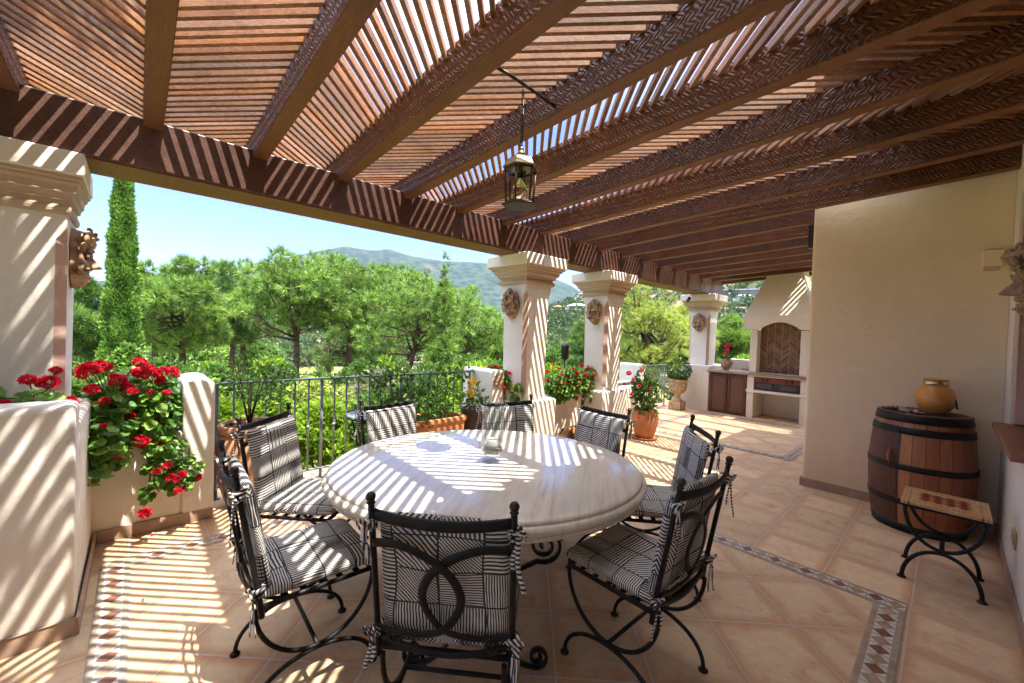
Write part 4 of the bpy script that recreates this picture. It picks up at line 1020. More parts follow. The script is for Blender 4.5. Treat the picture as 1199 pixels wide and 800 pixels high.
b = MB(); b.box(-1.052, -1.006, 5.54, 5.58, 2.62, 2.70); b.build('bracket', M['iron'], sp)
sc_ = thing('security_camera', 'tiny dark security camera fixed on the far column capital', 'camera', (-3.86, 8.80, 2.37))
b = MB(); b.tube([(-3.86, 8.813, 2.37), (-3.86, 8.74, 2.37), (-3.86, 8.72, 2.36)], .012, 8); b.build('mount', M['white_tile'], sc_)
b = MB(); b.tube([(-3.90, 8.74, 2.30), (-3.82, 8.66, 2.36)], .032, 12); b.ball((-3.90, 8.74, 2.30), .028, 10); b.build('body', M['black'], sc_)

# ------------------------------------------------------------------ clay masks
def mask(origin, out, hgt, wid, dep, label, mat='mask', crest=.3, seed=0, group='clay masks'):
    """A relief face framed by curling hair, closed at the back, looking along `out`."""
    out = Vector(out).normalized(); up = Vector((0, 0, 1)); rt = up.cross(out).normalized(); o = Vector(origin)
    rg = np.random.default_rng(seed); n, mrows = 60, 76; vs = []; ok = {}
    def g(u, v, cu, cv, su, sv): return math.exp(-((u-cu)/su)**2-((v-cv)/sv)**2)
    def hz(u, v):
        r = math.hypot(u*1.0, v*.98)
        face = g(u, v, 0, -.12, .62, .78)
        h = .35*max(0, 1-r**2.2)**.5+.22*face
        q = max(0, min(1, (.14-v)/.42))                                   # 0 at the brow, 1 at the tip of the nose
        h += (.12+.36*q)*math.exp(-(u/(.075+.05*q))**2)*(1 if v > -.28 else math.exp(-((v+.28)/.045)**2))*(1 if v < .14 else math.exp(-((v-.14)/.08)**2))
        for s in (-1, 1):
            h += .15*g(u, v, s*.10, -.25, .055, .05); h += .17*g(u, v, s*.25, .17, .20, .055)          # nostrils, brows
            h -= .30*g(u, v, s*.25, .035, .14, .085); h += .21*g(u, v, s*.25, .03, .085, .048); h -= .06*g(u, v, s*.25, .03, .09, .012)
            h += .13*g(u, v, s*.34, -.20, .15, .13); h -= .10*g(u, v, s*.22, -.40, .05, .12)
        h += .14*g(u, v, 0, -.425, .17, .035)+.16*g(u, v, 0, -.56, .14, .045)-.24*g(u, v, 0, -.487, .15, .026)+.20*g(u, v, 0, -.74, .17, .10)
        h += .05*abs(math.sin(u*16+v*3))*(1 if v < -.64 else 0)
        edge = min(1, max(0, (r-.52)/.2)); ang = math.atan2(v, u)
        wv = math.sin(ang*7+r*13+1.4*math.sin(ang*3+seed))
        h += edge*(.17*wv+.12)*(1 if v > -.72 else .5)
        h += crest*g(u, v, 0, .78, .5, .22)
        return max(h, .02)
    for j in range(mrows+1):
        v = -1+2*j/mrows
        for i in range(n+1):
            u = -1+2*i/n
            # square grid -> rounded outline with wavy locks
            uu = u*math.sqrt(max(0, 1-v*v/2)); vv = v*math.sqrt(max(0, 1-u*u/2)); a = math.atan2(vv, uu); rr = math.hypot(uu, vv)
            k = 1+(.055*math.sin(a*7+seed)+.03*math.sin(a*11+2))*rr**6*(1 if vv > -.6 else .35)
            rim = 1-max(0, (rr-.93)/.07)
            vs.append(o+rt*uu*k*wid/2*(.86 if vv < 0 else .86+.22*min(1, vv*1.4))+up*vv*k*hgt/2+out*dep*(hz(uu, vv) if rim > .01 else 0)*max(0, min(1, rim+.02)))
    N = n+1; b = MB(); b.add(vs, [(j*N+i, j*N+i+1, (j+1)*N+i+1, (j+1)*N+i) for j in range(mrows) for i in range(n)], 0, True)
    bd = [i for i in range(N)]+[j*N+n for j in range(1, mrows+1)]+[mrows*N+i for i in range(n-1, -1, -1)]+[j*N for j in range(mrows-1, 0, -1)]
    b.add([vs[i] for i in bd], [tuple(range(len(bd)))[::-1]])
    # curling locks laid round the face
    for k in range(11):
        a = PI*(-.12+1.24*k/10); r0 = .80+.08*(k % 2); c = Vector((math.cos(a)*r0*wid/2*.92, math.sin(a)*r0*hgt/2, 0)); sg = -1 if k % 2 else 1
        pts = [o+rt*(c.x+(.012+.030*u)*math.cos(sg*u*8+a))+up*(c.y+(.012+.030*u)*math.sin(sg*u*8+a))+out*(dep*(.60+crest*.6*max(0, math.sin(a))-.30*u)) for u in np.linspace(0, 1, 16)]
        b.tube(pts, [max(.007, .0155*math.sin(PI*(.12+.76*u))**.8) for u in np.linspace(.02, .95, 16)], 7)
    return prop(b.build('clay_mask', M[mat]), label, 'mask', group)
mask((-3.72, -.302, 1.87), (0, 1, 0), .36, .27, .13, 'brown clay mask in profile on the left edge column', crest=.35, seed=1)
mask((-3.74, 3.452, 1.845), (0, -1, 0), .36, .27, .13, 'clay mask on the column nearest beyond the table', crest=.2, seed=2)
mask((-3.71, 5.162, 1.84), (0, -1, 0), .37, .25, .13, 'clay mask on the second column beyond the table, above the geraniums', crest=.2, seed=3)
mask((-3.71, 8.962, 1.83), (0, -1, 0), .38, .26, .13, 'clay mask on the far column by the barbecue', crest=.2, seed=4)
mask((.308, 3.20, 1.82), (-1, 0, 0), .36, .34, .15, 'dark clay mask with heavy coiled hair on the house wall', 'mask_dark', .45, 5)
mask((-1.012, 7.2, 2.15), (-1, 0, 0), .42, .30, .16, 'clay mask in profile on the far edge of the wing wall', crest=.3, seed=6)
mask((-3.808, 3.31, .885), (1, 0, 0), .17, .12, .04, 'very small clay face on the end post of the middle planter wall', 'stone_urn', .1, 7)

# ------------------------------------------------------------------ geraniums
def geranium_leaf_mesh(P, D, size):
    """Round lobed cupped leaves as fans (one triangle per lobe)."""
    D, X, Y = frames(D); n = len(P); k = 15; sz = np.reshape(size, (-1, 1)); Vs = [P-D*sz*.12]; ph = rng.uniform(0, 6.28, (n, 1))
    for i in range(k):
        a = 2*PI*i/k+ph; rr = sz*(.5+(-.09 if i == 0 else (.035, .01, -.035)[i % 3])); Vs.append(P+X*np.cos(a)*rr+Y*np.sin(a)*rr+D*sz*(.10+.05*rng.normal(size=(n, 1))))
    V = np.stack(Vs, 1).reshape(-1, 3); b = (np.arange(n)*(k+1))[:, None, None]
    F = np.stack([np.zeros(k, int), 1+np.arange(k), 1+(np.arange(k)+1) % k], 1)[None]+b
    return V, F.reshape(-1, 3), k
def flower_head(p, r, mat, parent, tilt=(0, 0, 1)):
    n = 120; d = rdir(n, .35); P = np.array(p)+d*r*.55*rng.uniform(.7, 1.05, (n, 1))*np.array([1, 1, .75]); V, F = leaves(P-d*r*.1, rdir(n)*.7+d, r*.34, r*.40, .15)
    return npmesh('flower_head', V, F, mat, parent, rnd=np.repeat(rng.uniform(0, 1, n), 2))
def plant_geranium(label, base, blobs, nleaf, flowers, size=.07, mat=None, hang=0, fmat=None, extra=0):
    t = thing('geranium', label, 'geranium', base, 0, 'red geraniums in the planter walls')
    W = np.array([b_[2][0]*b_[2][1]*b_[2][2] for b_ in blobs])**.7; W = W/W.sum(); idx = rng.choice(len(blobs), nleaf, p=W)
    c = np.array([b_[0:2] and b_[1] for b_ in blobs]); s_ = np.array([b_[2] for b_ in blobs]); d = rdir(nleaf, .25)
    P = c[idx]+d*s_[idx]*(rng.uniform(.25, 1, (nleaf, 1))**.4); D = d*.55+np.array([.25, .0, .75])+rng.normal(size=(nleaf, 3))*.32
    V, F, k = geranium_leaf_mesh(P, D, rng.uniform(.6, 1.25, nleaf)*size)
    npmesh('foliage', V, F, M['geranium'] if mat is None else mat, t, rnd=np.repeat(rng.uniform(0, 1, nleaf), k))
    if extra:
        for _ in range(extra):
            bl = blobs[rng.integers(len(blobs))]; d_ = rdir(1, .7)[0]; d_[0] = abs(d_[0])*.8; flowers = flowers+[(Vector(bl[1])+Vector(d_*np.array(bl[2]))*1.12, rng.uniform(.024, .042))]
    b = MB(); B = Vector(base)
    for p, r in flowers:
        p = Vector(p); j = min(range(len(blobs)), key=lambda q: (Vector(blobs[q][1])-p).length); q = Vector(blobs[j][1])+Vector((0, 0, -.02))
        mid = (q+p)/2+Vector((0, 0, .02)); b.tube([q, mid, p], .003, 5)
    for k_ in range(14): q = Vector(blobs[k_ % len(blobs)][1]); b.tube([B+Vector((rng.uniform(-.08, .08), rng.uniform(-.08, .08), 0)), (B+q)/2+Vector((rng.uniform(-.05, .05),)*3), q], .005, 5)
    b.build('stems', M['stem'], t)
    for p, r in flowers: flower_head(p, r, M['red_petal'] if fmat is None else fmat, t)
    return t
def FL(lst, X): return [(onx(px, py, X+rng.uniform(-.1, .1)), r/474.7*abs(X)*.86) for px, py, r in lst]
f1 = FL([(33, 445, 9), (57, 448, 12), (66, 434, 7), (81, 472, 11), (2, 474, 9)], -3.15)
plant_geranium('red geranium rising behind the front block of the low left wall', (-3.3, -.55, .88), [(0, (-3.15, -.62, 1.02), (.16, .22, .13)), (0, (-3.15, -.36, 1.0), (.14, .13, .14)), (0, (-3.2, -.95, 1.0), (.16, .2, .12))], 230, f1, .07)
f2 = FL([(97, 433, 8), (105, 430, 10), (118, 427, 8), (97, 440, 7), (125, 430, 8), (108, 456, 9), (140, 445, 10), (149, 453, 8), (134, 441, 6), (151, 488, 9), (134, 533, 8), (113, 434, 7), (124, 470, 7), (140, 505, 7), (118, 500, 6), (100, 475, 7), (156, 458, 7)], -3.66)
plant_geranium('bushy red geranium filling the corner of the low left wall', (-3.95, -.1, .58), [(0, (-3.85, -.12, .88), (.24, .17, .22)), (0, (-3.68, -.12, .72), (.22, .12, .22)), (0, (-4.0, .02, .98), (.25, .2, .18)), (0, (-3.55, -.17, .62), (.14, .06, .18))], 720, f2, .068, extra=5)
f3 = FL([(164, 424, 9), (168, 439, 10), (180, 436, 9), (192, 435, 9), (203, 434, 8), (160, 436, 8), (173, 430, 8), (189, 444, 7), (166, 467, 7), (183, 494, 11), (165, 517, 11), (158, 500, 6), (176, 470, 6), (196, 460, 6), (171, 532, 7), (190, 520, 6)], -3.78)
plant_geranium('tall red geranium against the striped end post', (-4.0, .15, .6), [(0, (-4.0, .12, .93), (.24, .13, .2)), (0, (-3.82, .12, .80), (.13, .13, .2)), (0, (-4.05, .10, .75), (.2, .15, .2))], 560, f3, .062, extra=5)
f4 = FL([(184, 552, 6), (200, 559, 7), (213, 556, 7), (208, 563, 7), (231, 559, 8), (209, 575, 6), (218, 572, 6), (170, 601, 9), (196, 545, 6)], -3.68)
plant_geranium('trailing red geranium hanging down the wall below the others', (-3.85, .2, .66), [(0, (-3.74, .14, .60), (.09, .12, .10)), (0, (-3.72, .10, .45), (.06, .07, .12)), (0, (-3.72, .28, .44), (.06, .09, .10)), (0, (-3.70, .20, .33), (.05, .12, .05)), (0, (-3.70, .06, .30), (.04, .05, .06))], 230, f4, .05)
c3 = lambda L: [(400+x/3, 267+y/3, r) for x, y, r in L]
f5 = FL(c3([(545, 488, 10), (520, 487, 7), (623, 503, 14), (590, 510, 9), (577, 563, 9), (625, 587, 8), (653, 590, 9), (606, 520, 6)]), -3.75)
plant_geranium('red geranium squeezed between the small clay face post and a column', (-3.95, 3.5, .55), [(0, (-3.85, 3.42, .86), (.12, .06, .16)), (0, (-3.62, 3.46, .74), (.12, .06, .14)), (0, (-4.1, 3.5, .95), (.2, .1, .12)), (0, (-3.60, 3.50, .62), (.08, .05, .1))], 220, [(p, r*.66) for p, r in f5], .075, extra=3)
f6 = FL(c3([(742, 478, 9), (724, 505, 9), (766, 494, 8), (776, 516, 8), (730, 540, 8), (757, 562, 8), (780, 545, 8), (822, 598, 15), (800, 525, 8)]), -3.72)
f7 = FL(c3([(846, 483, 10), (880, 481, 10), (905, 498, 11), (925, 494, 9), (945, 511, 9), (830, 511, 9), (860, 515, 10), (890, 516, 9), (878, 571, 11), (917, 566, 9), (840, 533, 8), (815, 495, 7), (862, 497, 8), (820, 556, 7)]), -3.72)
plant_geranium('red geranium next to the torch, spilling over the middle planter wall', (-4.0, 4.3, .55), [(0, tuple(onx(px, py, -3.82)), (.16, .16, .13)) for px, py in ((648, 452), (660, 446), (655, 462), (670, 456), (668, 440))]+[(0, (-3.75, 4.5, .66), (.14, .2, .16))], 560, [(p, r*.72) for p, r in f6], .07, extra=13)
plant_geranium('red geranium crowding the foot of the second column', (-4.0, 4.85, .55), [(0, tuple(onx(px, py, -3.80)), (.16, .16, .13)) for px, py in ((684, 452), (696, 446), (706, 452), (688, 464), (702, 462), (692, 438))], 560, [(p, r*.72) for p, r in f7], .07, extra=15)
# fallen petals
b = MB(); pts = [fp for fp in [(155, 640), (160, 631), (143, 637), (190, 622), (205, 632), (100, 700), (118, 670), (178, 628), (168, 705), (220, 619), (196, 627), (130, 648)]]
for px, py in pts:
    d = _R*(px-600)-_U*(py-400)+_F*FPX; t_ = (0-EYE)/d.z; p = Vector((d.x*t_, d.y*t_, .012)); s_ = rng.uniform(.006, .012); a = rng.uniform(0, 6)
    b.add([p+Vector((s_*math.cos(a+k*1.26), s_*math.sin(a+k*1.26), rng.uniform(0, .004))) for k in range(5)], [(0, 1, 2, 3, 4)])
o = b.build('fallen_petals', M['petal_dry']); prop(o, 'red petals scattered on the tiles below the left geraniums', 'petals', kind='stuff')

# ------------------------------------------------------------------ pots and pot plants
def foliage(name, P, D, L, W_, mat, parent, fold=.2):
    V, F = leaves(P, D, L, W_, fold); return npmesh(name, V, F, mat, parent, rnd=np.repeat(rng.uniform(0, 1, len(P)), 2))
def blob_leaves(parent, blobs, n, L, mat, wr=.5, up=.2, name='foliage', shell=.45):
    W = np.array([b_[1][0]*b_[1][1]*b_[1][2] for b_ in blobs])**.75; idx = rng.choice(len(blobs), n, p=W/W.sum())
    c = np.array([b_[0] for b_ in blobs]); s_ = np.array([b_[1] for b_ in blobs]); d = rdir(n)
    P = c[idx]+d*s_[idx]*(rng.uniform(.12, 1, (n, 1))**shell); D = d*.7+rdir(n)*.8+np.array([0, 0, up]); l = rng.uniform(.6, 1.2, n)*L
    return foliage(name, P, D, l, l*wr, mat, parent)
# mandevilla in a swollen clay pot with saucer
px_, py_ = -3.02, 5.52
pt = thing('plant_pot', 'orange clay pot with saucer standing on the tiles, holding the mandevilla', 'plant pot', (px_, py_, 0))
b = MB(); b.lathe([(0, .03), (.125, .03), (.15, .10), (.178, .22), (.19, .31), (.186, .36), (.172, .395), (.176, .405), (.182, .42), (.176, .432), (.155, .432), (.152, .40), (0, .385)], (px_, py_, 0), 44); b.build('body', M['terracotta'], pt)
b = MB(); b.lathe([(0, .001), (.15, .001), (.185, .018), (.188, .034), (.178, .034), (.15, .018), (0, .018)], (px_, py_, 0), 40); b.build('saucer', M['terracotta'], pt)
b = MB(); b.lathe([(.153, .405), (.05, .412), (0, .415)], (px_, py_, 0), 24); b.build('soil', M['soil'], pt)
t = thing('mandevilla', 'leafy mandevilla with deep pink flowers growing from the orange clay pot', 'potted plant', (px_, py_, .42))
blob_leaves(t, [((px_-.02, py_, .66), (.17, .18, .22)), ((px_-.05, py_-.02, .85), (.12, .13, .16)), ((px_+.04, py_-.06, .50), (.15, .14, .13)), ((px_+.10, py_-.10, .40), (.06, .06, .13)), ((px_-.10, py_-.08, .72), (.1, .1, .14)), ((px_+.08, py_+.06, .74), (.1, .1, .12))], 520, .085, M['shrub_dark'], .5)
for x, y, r in ((737, 437, 8), (752, 434, 7), (742, 445, 6), (749, 452, 6), (732, 450, 5), (760, 455, 5), (740, 462, 6), (748, 489, 5), (728, 458, 4)):
    flower_head(onx(x, y, px_+.12), r/474.7*4.4*.75, M['pink_petal'], t)
b = MB()
for k in range(7): b.tube([(px_+.02*k-.06, py_, .41), (px_+.03*k-.1, py_-.03, .62), (px_+.03*k-.1, py_-.01, .8)], .006, 5)
b.build('stems', M['stem'], t)
# stone urn with clipped box
ux, uy = -3.86, 8.36
ur = thing('stone_urn', 'pale fluted stone urn on a square foot near the far railing', 'urn', (ux, uy, 0))
b = MB(); b.box(ux-.13, ux+.13, uy-.13, uy+.13, 0, .17); b.build('plinth', M['stone_urn'], ur, bevel=.012)
b = MB(); b.lathe([(.115, .171), (.12, .19), (.09, .21), (.06, .25), (.055, .30), (.075, .325), (.08, .335), (.12, .355), (.165, .42), (.175, .50), (.172, .57), (.185, .60), (.20, .61), (.20, .635), (.185, .64), (.165, .63), (.16, .58), (0, .57)], (ux, uy, 0), 40)
for k in range(16): a = 2*PI*k/16; b.tube([(ux+r*math.cos(a), uy+r*math.sin(a), z) for r, z in ((.115, .35), (.162, .42), (.176, .50), (.174, .565))], .011, 6)
b.build('bowl', M['stone_urn'], ur)
t = thing('box_shrub', 'clipped round box shrub in the pale stone urn', 'shrub', (ux, uy, .6)); blob_leaves(t, [((ux, uy, .82), (.25, .25, .23)), ((ux, uy, .70), (.19, .19, .12))], 1700, .045, M['box'], .6, .15, shell=.22)
b = MB(); b.tube([(ux, uy, .58), (ux, uy, .8)], .015, 6); b.build('trunk', M['bark'], t)
# big jar behind the left chair
jx2, jy2 = -3.98, .70
jr = thing('terracotta_jar', 'big weathered terracotta jar between the end post and the striped chair', 'jar', (jx2, jy2, 0))
b = MB(); b.lathe([(0, .002), (.15, .002), (.17, .06), (.225, .25), (.24, .40), (.23, .52), (.205, .59), (.20, .60), (.215, .605), (.222, .63), (.222, .665), (.212, .675), (.195, .672), (.19, .62), (0, .60)], (jx2, jy2, 0), 48); b.build('body', M['terracotta_pale'], jr)
b = MB(); b.lathe([(.19, .635), (.1, .645), (0, .648)], (jx2, jy2, 0), 24)
for k in range(40): a, q = rng.uniform(0, 6.28), .17*math.sqrt(rng.uniform()); b.ball((jx2+q*math.cos(a), jy2+q*math.sin(a), .65), rng.uniform(.008, .02), 6)
b.build('soil', M['soil'], jr)
b = MB()
for k in range(6): a = k*1.05; b.tube([(jx2, jy2, .64), (jx2+.05*math.cos(a), jy2+.05*math.sin(a), .85), (jx2+.13*math.cos(a), jy2+.13*math.sin(a), 1.05+.04*k)], [.008, .005, .003], 5)
t = thing('shrub', 'thin airy shrub sprouting from the big terracotta jar', 'shrub', (jx2, jy2, .62)); b.build('stems', M['bark'], t)
blob_leaves(t, [((jx2-.02, jy2+.05, 1.0), (.26, .28, .17)), ((jx2-.1, jy2+.25, .95), (.15, .2, .2)), ((jx2-.01, jy2+.02, 1.16), (.16, .18, .14))], 480, .055, M['shrub_dark'], .5)
# rectangular planter and its plants
rx, ry = -3.93, 2.44
rp = thing('plant_trough', 'long terracotta trough with roll rim before the railing', 'plant pot', (rx, ry, 0))
b = MB(); prf = [(.15, 0), (.155, .02), (.175, .47), (.19, .475), (.195, .50), (.19, .53), (.17, .535), (.165, .48), (.0, .47)]
vs = []; 
for r_, z_ in prf:
    lx = r_; ly = r_+.16; vs.append([(rx-lx, ry-ly, z_), (rx+lx, ry-ly, z_), (rx+lx, ry+ly, z_), (rx-lx, ry+ly, z_)])
for i in range(len(prf)-1):
    for k in range(4): b.add([vs[i][k], vs[i][(k+1) % 4], vs[i+1][(k+1) % 4], vs[i+1][k]], [(0, 1, 2, 3)])
b.build('body', M['terracotta'], rp, bevel=.008); b = MB(); b.box(rx-.16, rx+.16, ry-.32, ry+.32, .40, .49); b.build('soil', M['soil'], rp)
t = thing('trough_plant', 'low trailing green plant filling the terracotta trough', 'plant', (rx, ry, .49)); blob_leaves(t, [((rx+.03, ry-.1, .58), (.17, .28, .10)), ((rx+.16, ry-.18, .48), (.06, .12, .12)), ((rx, ry+.15, .63), (.15, .2, .15)), ((rx-.05, ry-.02, .78), (.14, .3, .17))], 620, .06, M['shrub_dark'], .55)
wx, wy = -3.86, 2.98
wp = thing('wicker_pot', 'dark woven tapered pot beside the terracotta trough', 'plant pot', (wx, wy, 0)); b = MB(); b.lathe([(0, .002), (.09, .002), (.145, .56), (.155, .57), (.15, .585), (.13, .58), (0, .54)], (wx, wy, 0), 28); b.build('body', M['wicker'], wp)
t = thing('yellow_flower', 'yellow plume flower with dark trailing leaves in the woven pot', 'potted plant', (wx, wy, .55))
blob_leaves(t, [((wx+.05, wy+.03, .60), (.15, .16, .10)), ((wx+.02, wy+.17, .50), (.08, .10, .2)), ((wx, wy-.04, .76), (.12, .14, .14))], 260, .07, M['shrub_dark'], .45)
n = 60; P = np.stack([rng.normal(wx+.02, .022, n), rng.normal(wx-wx+wy-.06, .022, n), rng.uniform(.66, .92, n)], 1); foliage('flower', P, rdir(n, 1.6), .07, .025, M['yellow_petal'], t)
# climber on the rail
t = thing('climber', 'young leafy climber scrambling over the railing behind the trough', 'climber', (-4.2, 2.1, 0))
blob_leaves(t, [((-4.22, 1.95, 1.02), (.10, .22, .14)), ((-4.24, 2.15, .84), (.10, .3, .2)), ((-4.22, 2.7, .86), (.1, .22, .22)), ((-4.20, 3.05, .98), (.08, .12, .10)), ((-4.22, 2.4, .70), (.1, .3, .2)), ((-4.2, 1.6, .97), (.06, .12, .05))], 760, .075, M['shrub_dark'], .55)
b = MB()
for y0, y1 in ((2.3, 1.9), (2.6, 2.75), (2.5, 2.2), (2.7, 3.05)): b.tube([(-4.1, y0, .5), (-4.2, (y0+y1)/2, .75), (-4.2, y1, 1.02)], .006, 5)
b.build('stems', M['stem'], t)
# mosaic side table
sx_, sy_ = -3.95, 1.72
t = thing('side_table', 'small round mosaic-topped iron side table in front of the railing', 'side table', (sx_, sy_, 0))
b = MB(); b.lathe([(0, .615), (.21, .615), (.216, .622), (.216, .632), (.21, .635), (0, .635)], (0, 0, 0), 40); b.build('table_top', M['mosaictop'], t, True)
b = MB(); b.lathe([(.195, .60), (.205, .60), (.205, .614), (.195, .614)], (0, 0, 0), 36); b.build('rim', M['iron'], t, True)
for k in range(4):
    a = .6+k*PI/2; b = MB(); b.tube([(r*math.cos(a), r*math.sin(a), z) for r, z in ((.19, .605), (.185, .55), (.14, .40), (.12, .32), (.15, .2), (.19, .06), (.205, .004))], .008, 6); b.build('leg', M['iron'], t, True)
b = MB(); b.tube([(.122*math.cos(a), .122*math.sin(a), .32) for a in np.linspace(0, 2*PI, 25)], .006, 6, caps=False); b.build('ring', M['iron'], t, True)
# torch in the planter
tp = onx(662, 415, -4.05); t = thing('garden_torch', 'dark lantern-headed garden torch on a thin pole among the geraniums', 'torch', (tp.x, tp.y, .5))
b = MB(); b.tube([(tp.x, tp.y, .45), (tp.x, tp.y, 1.09)], .012, 8); b.build('pole', M['iron'], t)
b = MB(); b.lathe([(.018, 1.09), (.03, 1.10), (.06, 1.13), (.062, 1.30), (.07, 1.31), (.055, 1.335), (.02, 1.36), (0, 1.37)], (tp.x, tp.y, 0), 8, smooth=False); b.build('head', M['iron_brown'], t)
# vase with bromeliad on the counter, small box
vx, vy = -3.13, 8.95
t = thing('flower_vase', 'bulbous brown clay vase with small ears on the kitchen counter', 'vase', (vx, vy, .866))
b = MB(); b.lathe([(0, .866), (.06, .866), (.064, .876), (.05, .89), (.075, .92), (.105, .97), (.11, 1.01), (.095, 1.05), (.07, 1.075), (.066, 1.09), (.08, 1.11), (.072, 1.11), (.05, 1.08), (0, 1.06)], (vx, vy, 0), 28); b.build('body', M['mask'], t)
for s in (-1, 1): b = MB(); b.tube([(vx+s*(.095+.03*math.sin(PI*u)), vy, .98+.08*u) for u in np.linspace(0, 1, 8)], .009, 6); b.build('handle', M['mask'], t)
t = thing('bromeliad', 'red bromeliad flower standing in the brown clay vase', 'plant', (vx, vy, 1.09))
n = 26; a = rng.uniform(0, 6.28, n); D = np.stack([np.cos(a), np.sin(a), rng.uniform(.4, 1.6, n)], 1); foliage('foliage', np.tile([[vx, vy, 1.07]], (n, 1)), D, rng.uniform(.16, .26, n), .035, M['box'], t, .3)
n = 34; P = np.stack([np.full(n, vx), np.full(n, vy), rng.uniform(1.16, 1.38, n)], 1); foliage('flower_head', P, rdir(n, .9), .085, .035, M['red_petal'], t, .3)
b = MB(); b.tube([(vx, vy, 1.06), (vx, vy, 1.38)], .007, 5); b.build('stem', M['stem'], t)
b = MB(); b.box(-2.93, -2.80, 9.30, 9.40, .866, .915); prop(b.build('small_box', M['grey_tile'], bevel=.005), 'small grey box at the back of the kitchen counter', 'box')
# terracotta toned dog asleep by the planter, mostly hidden by the chair
def skin_body(name, nodes, edges, mat, parent=None, sub=2):
    me = bpy.data.meshes.new(name); me.from_pydata([n_[0] for n_ in nodes], edges, []); o = bpy.data.objects.new(name, me); C.objects.link(o)
    md = o.modifiers.new('skin', 'SKIN'); md.use_smooth_shade = True
    for v_, n_ in zip(me.skin_vertices[0].data, nodes): v_.radius = (n_[1], n_[1]); v_.use_root = False
    me.skin_vertices[0].data[0].use_root = True; s_ = o.modifiers.new('sub', 'SUBSURF'); s_.levels = sub; s_.render_levels = sub
    me.materials.append(mat); return o
gx_, gy_ = -3.40, 4.50
def dg(x, y, z): return (gx_+x, gy_+y, z)
nodes = [(dg(0, .30, .15), .13), (dg(0, .08, .16), .14), (dg(.01, -.14, .17), .12), (dg(.03, -.26, .19), .085), (dg(.05, -.36, .20), .085), (dg(.09, -.46, .15), .05), (dg(.11, -.52, .125), .036),
         (dg(.13, -.14, .10), .05), (dg(.17, -.26, .05), .036), (dg(.17, -.42, .035), .032), (dg(-.11, -.14, .10), .05), (dg(-.09, -.30, .05), .036), (dg(-.06, -.46, .035), .032),
         (dg(.15, .28, .11), .08), (dg(.20, .10, .06), .042), (dg(.22, -.04, .035), .032), (dg(-.13, .30, .10), .07), (dg(.02, .44, .10), .035), (dg(.14, .50, .04), .02), (dg(.26, .42, .025), .014)]
edges = [(0, 1), (1, 2), (2, 3), (3, 4), (4, 5), (5, 6), (2, 7), (7, 8), (8, 9), (2, 10), (10, 11), (11, 12), (0, 13), (13, 14), (14, 15), (0, 16), (0, 17), (17, 18), (18, 19)]
dgo = skin_body('dog', nodes, edges, M['fur']); prop(dgo, 'brown dog lying by the planter wall, mostly hidden behind a chair', 'dog')
b = MB(); cc = Vector(dg(.02, -.22, .185)); b.tube([cc+Vector((.088*math.cos(a), .02*math.sin(a), .088*math.sin(a))) for a in np.linspace(0, 2*PI, 25)], .01, 6, flat=(.006, .014), caps=False); b.build('collar', M['black'], dgo)
for s in (-1, 1):
    b = MB(); b.add([dg(.05+s*.05, -.36, .27), dg(.05+s*.10, -.35, .22), dg(.07+s*.105, -.40, .16), dg(.06+s*.08, -.43, .19), dg(.055+s*.07, -.40, .262), dg(.05+s*.085, -.37, .20)], [(0, 1, 2, 3, 4), (0, 5, 1), (1, 5, 2), (2, 5, 3), (3, 5, 4), (4, 5, 0)], 0, True); b.build('ear', M['bark'], dgo)
    b = MB(); b.ball(dg(.085+s*.035, -.43, .20), .009, 8); b.build('eye', M['black'], dgo)
b = MB(); b.ball(dg(.106, -.527, .128), .013, 8); b.build('nose', M['black'], dgo)

# ------------------------------------------------------------------ trees, shrubs, woods, villas
rng = np.random.default_rng(5)
def gz(x, y): return float(height(np.array([float(x)]), np.array([float(y)]))[0])
def zat(px, py, dist): return EYE+bear(px, py)[1]*dist
def mpp(px, dist):         # metres per photo pixel at that distance
    a = bear(px)[0]-YAW; return dist*math.cos(a)**2/FPX
def crown_mesh(lobes, ntuft, nn, L, Wd, mat, parent, up=.35, drop=.0):
    s_ = np.array([l[1] for l in lobes]); c = np.array([l[0] for l in lobes]); W = (s_[:, 0]*s_[:, 1])**1; idx = rng.choice(len(lobes), ntuft, p=W/W.sum())
    d = rdir(ntuft, .18); P = c[idx]+d*s_[idx]*rng.uniform(.72, 1.03, (ntuft, 1))
    ax = d*.75+np.array([0, 0, up])+rng.normal(size=(ntuft, 3))*.25
    PP = np.repeat(P, nn, 0); AX = np.repeat(ax, nn, 0); D = AX*.8+rng.normal(size=PP.shape)*.55; n = len(PP)
    V, F = needles(PP+rng.normal(size=PP.shape)*L*.06, D, rng.uniform(.6, 1.15, n)*L, np.full(n, Wd))
    r = np.clip(np.repeat(rng.uniform(.1, .9, ntuft), nn)+rng.normal(size=n)*.13, 0, 1)
    return npmesh('crown', V, F, mat, parent, rnd=r)
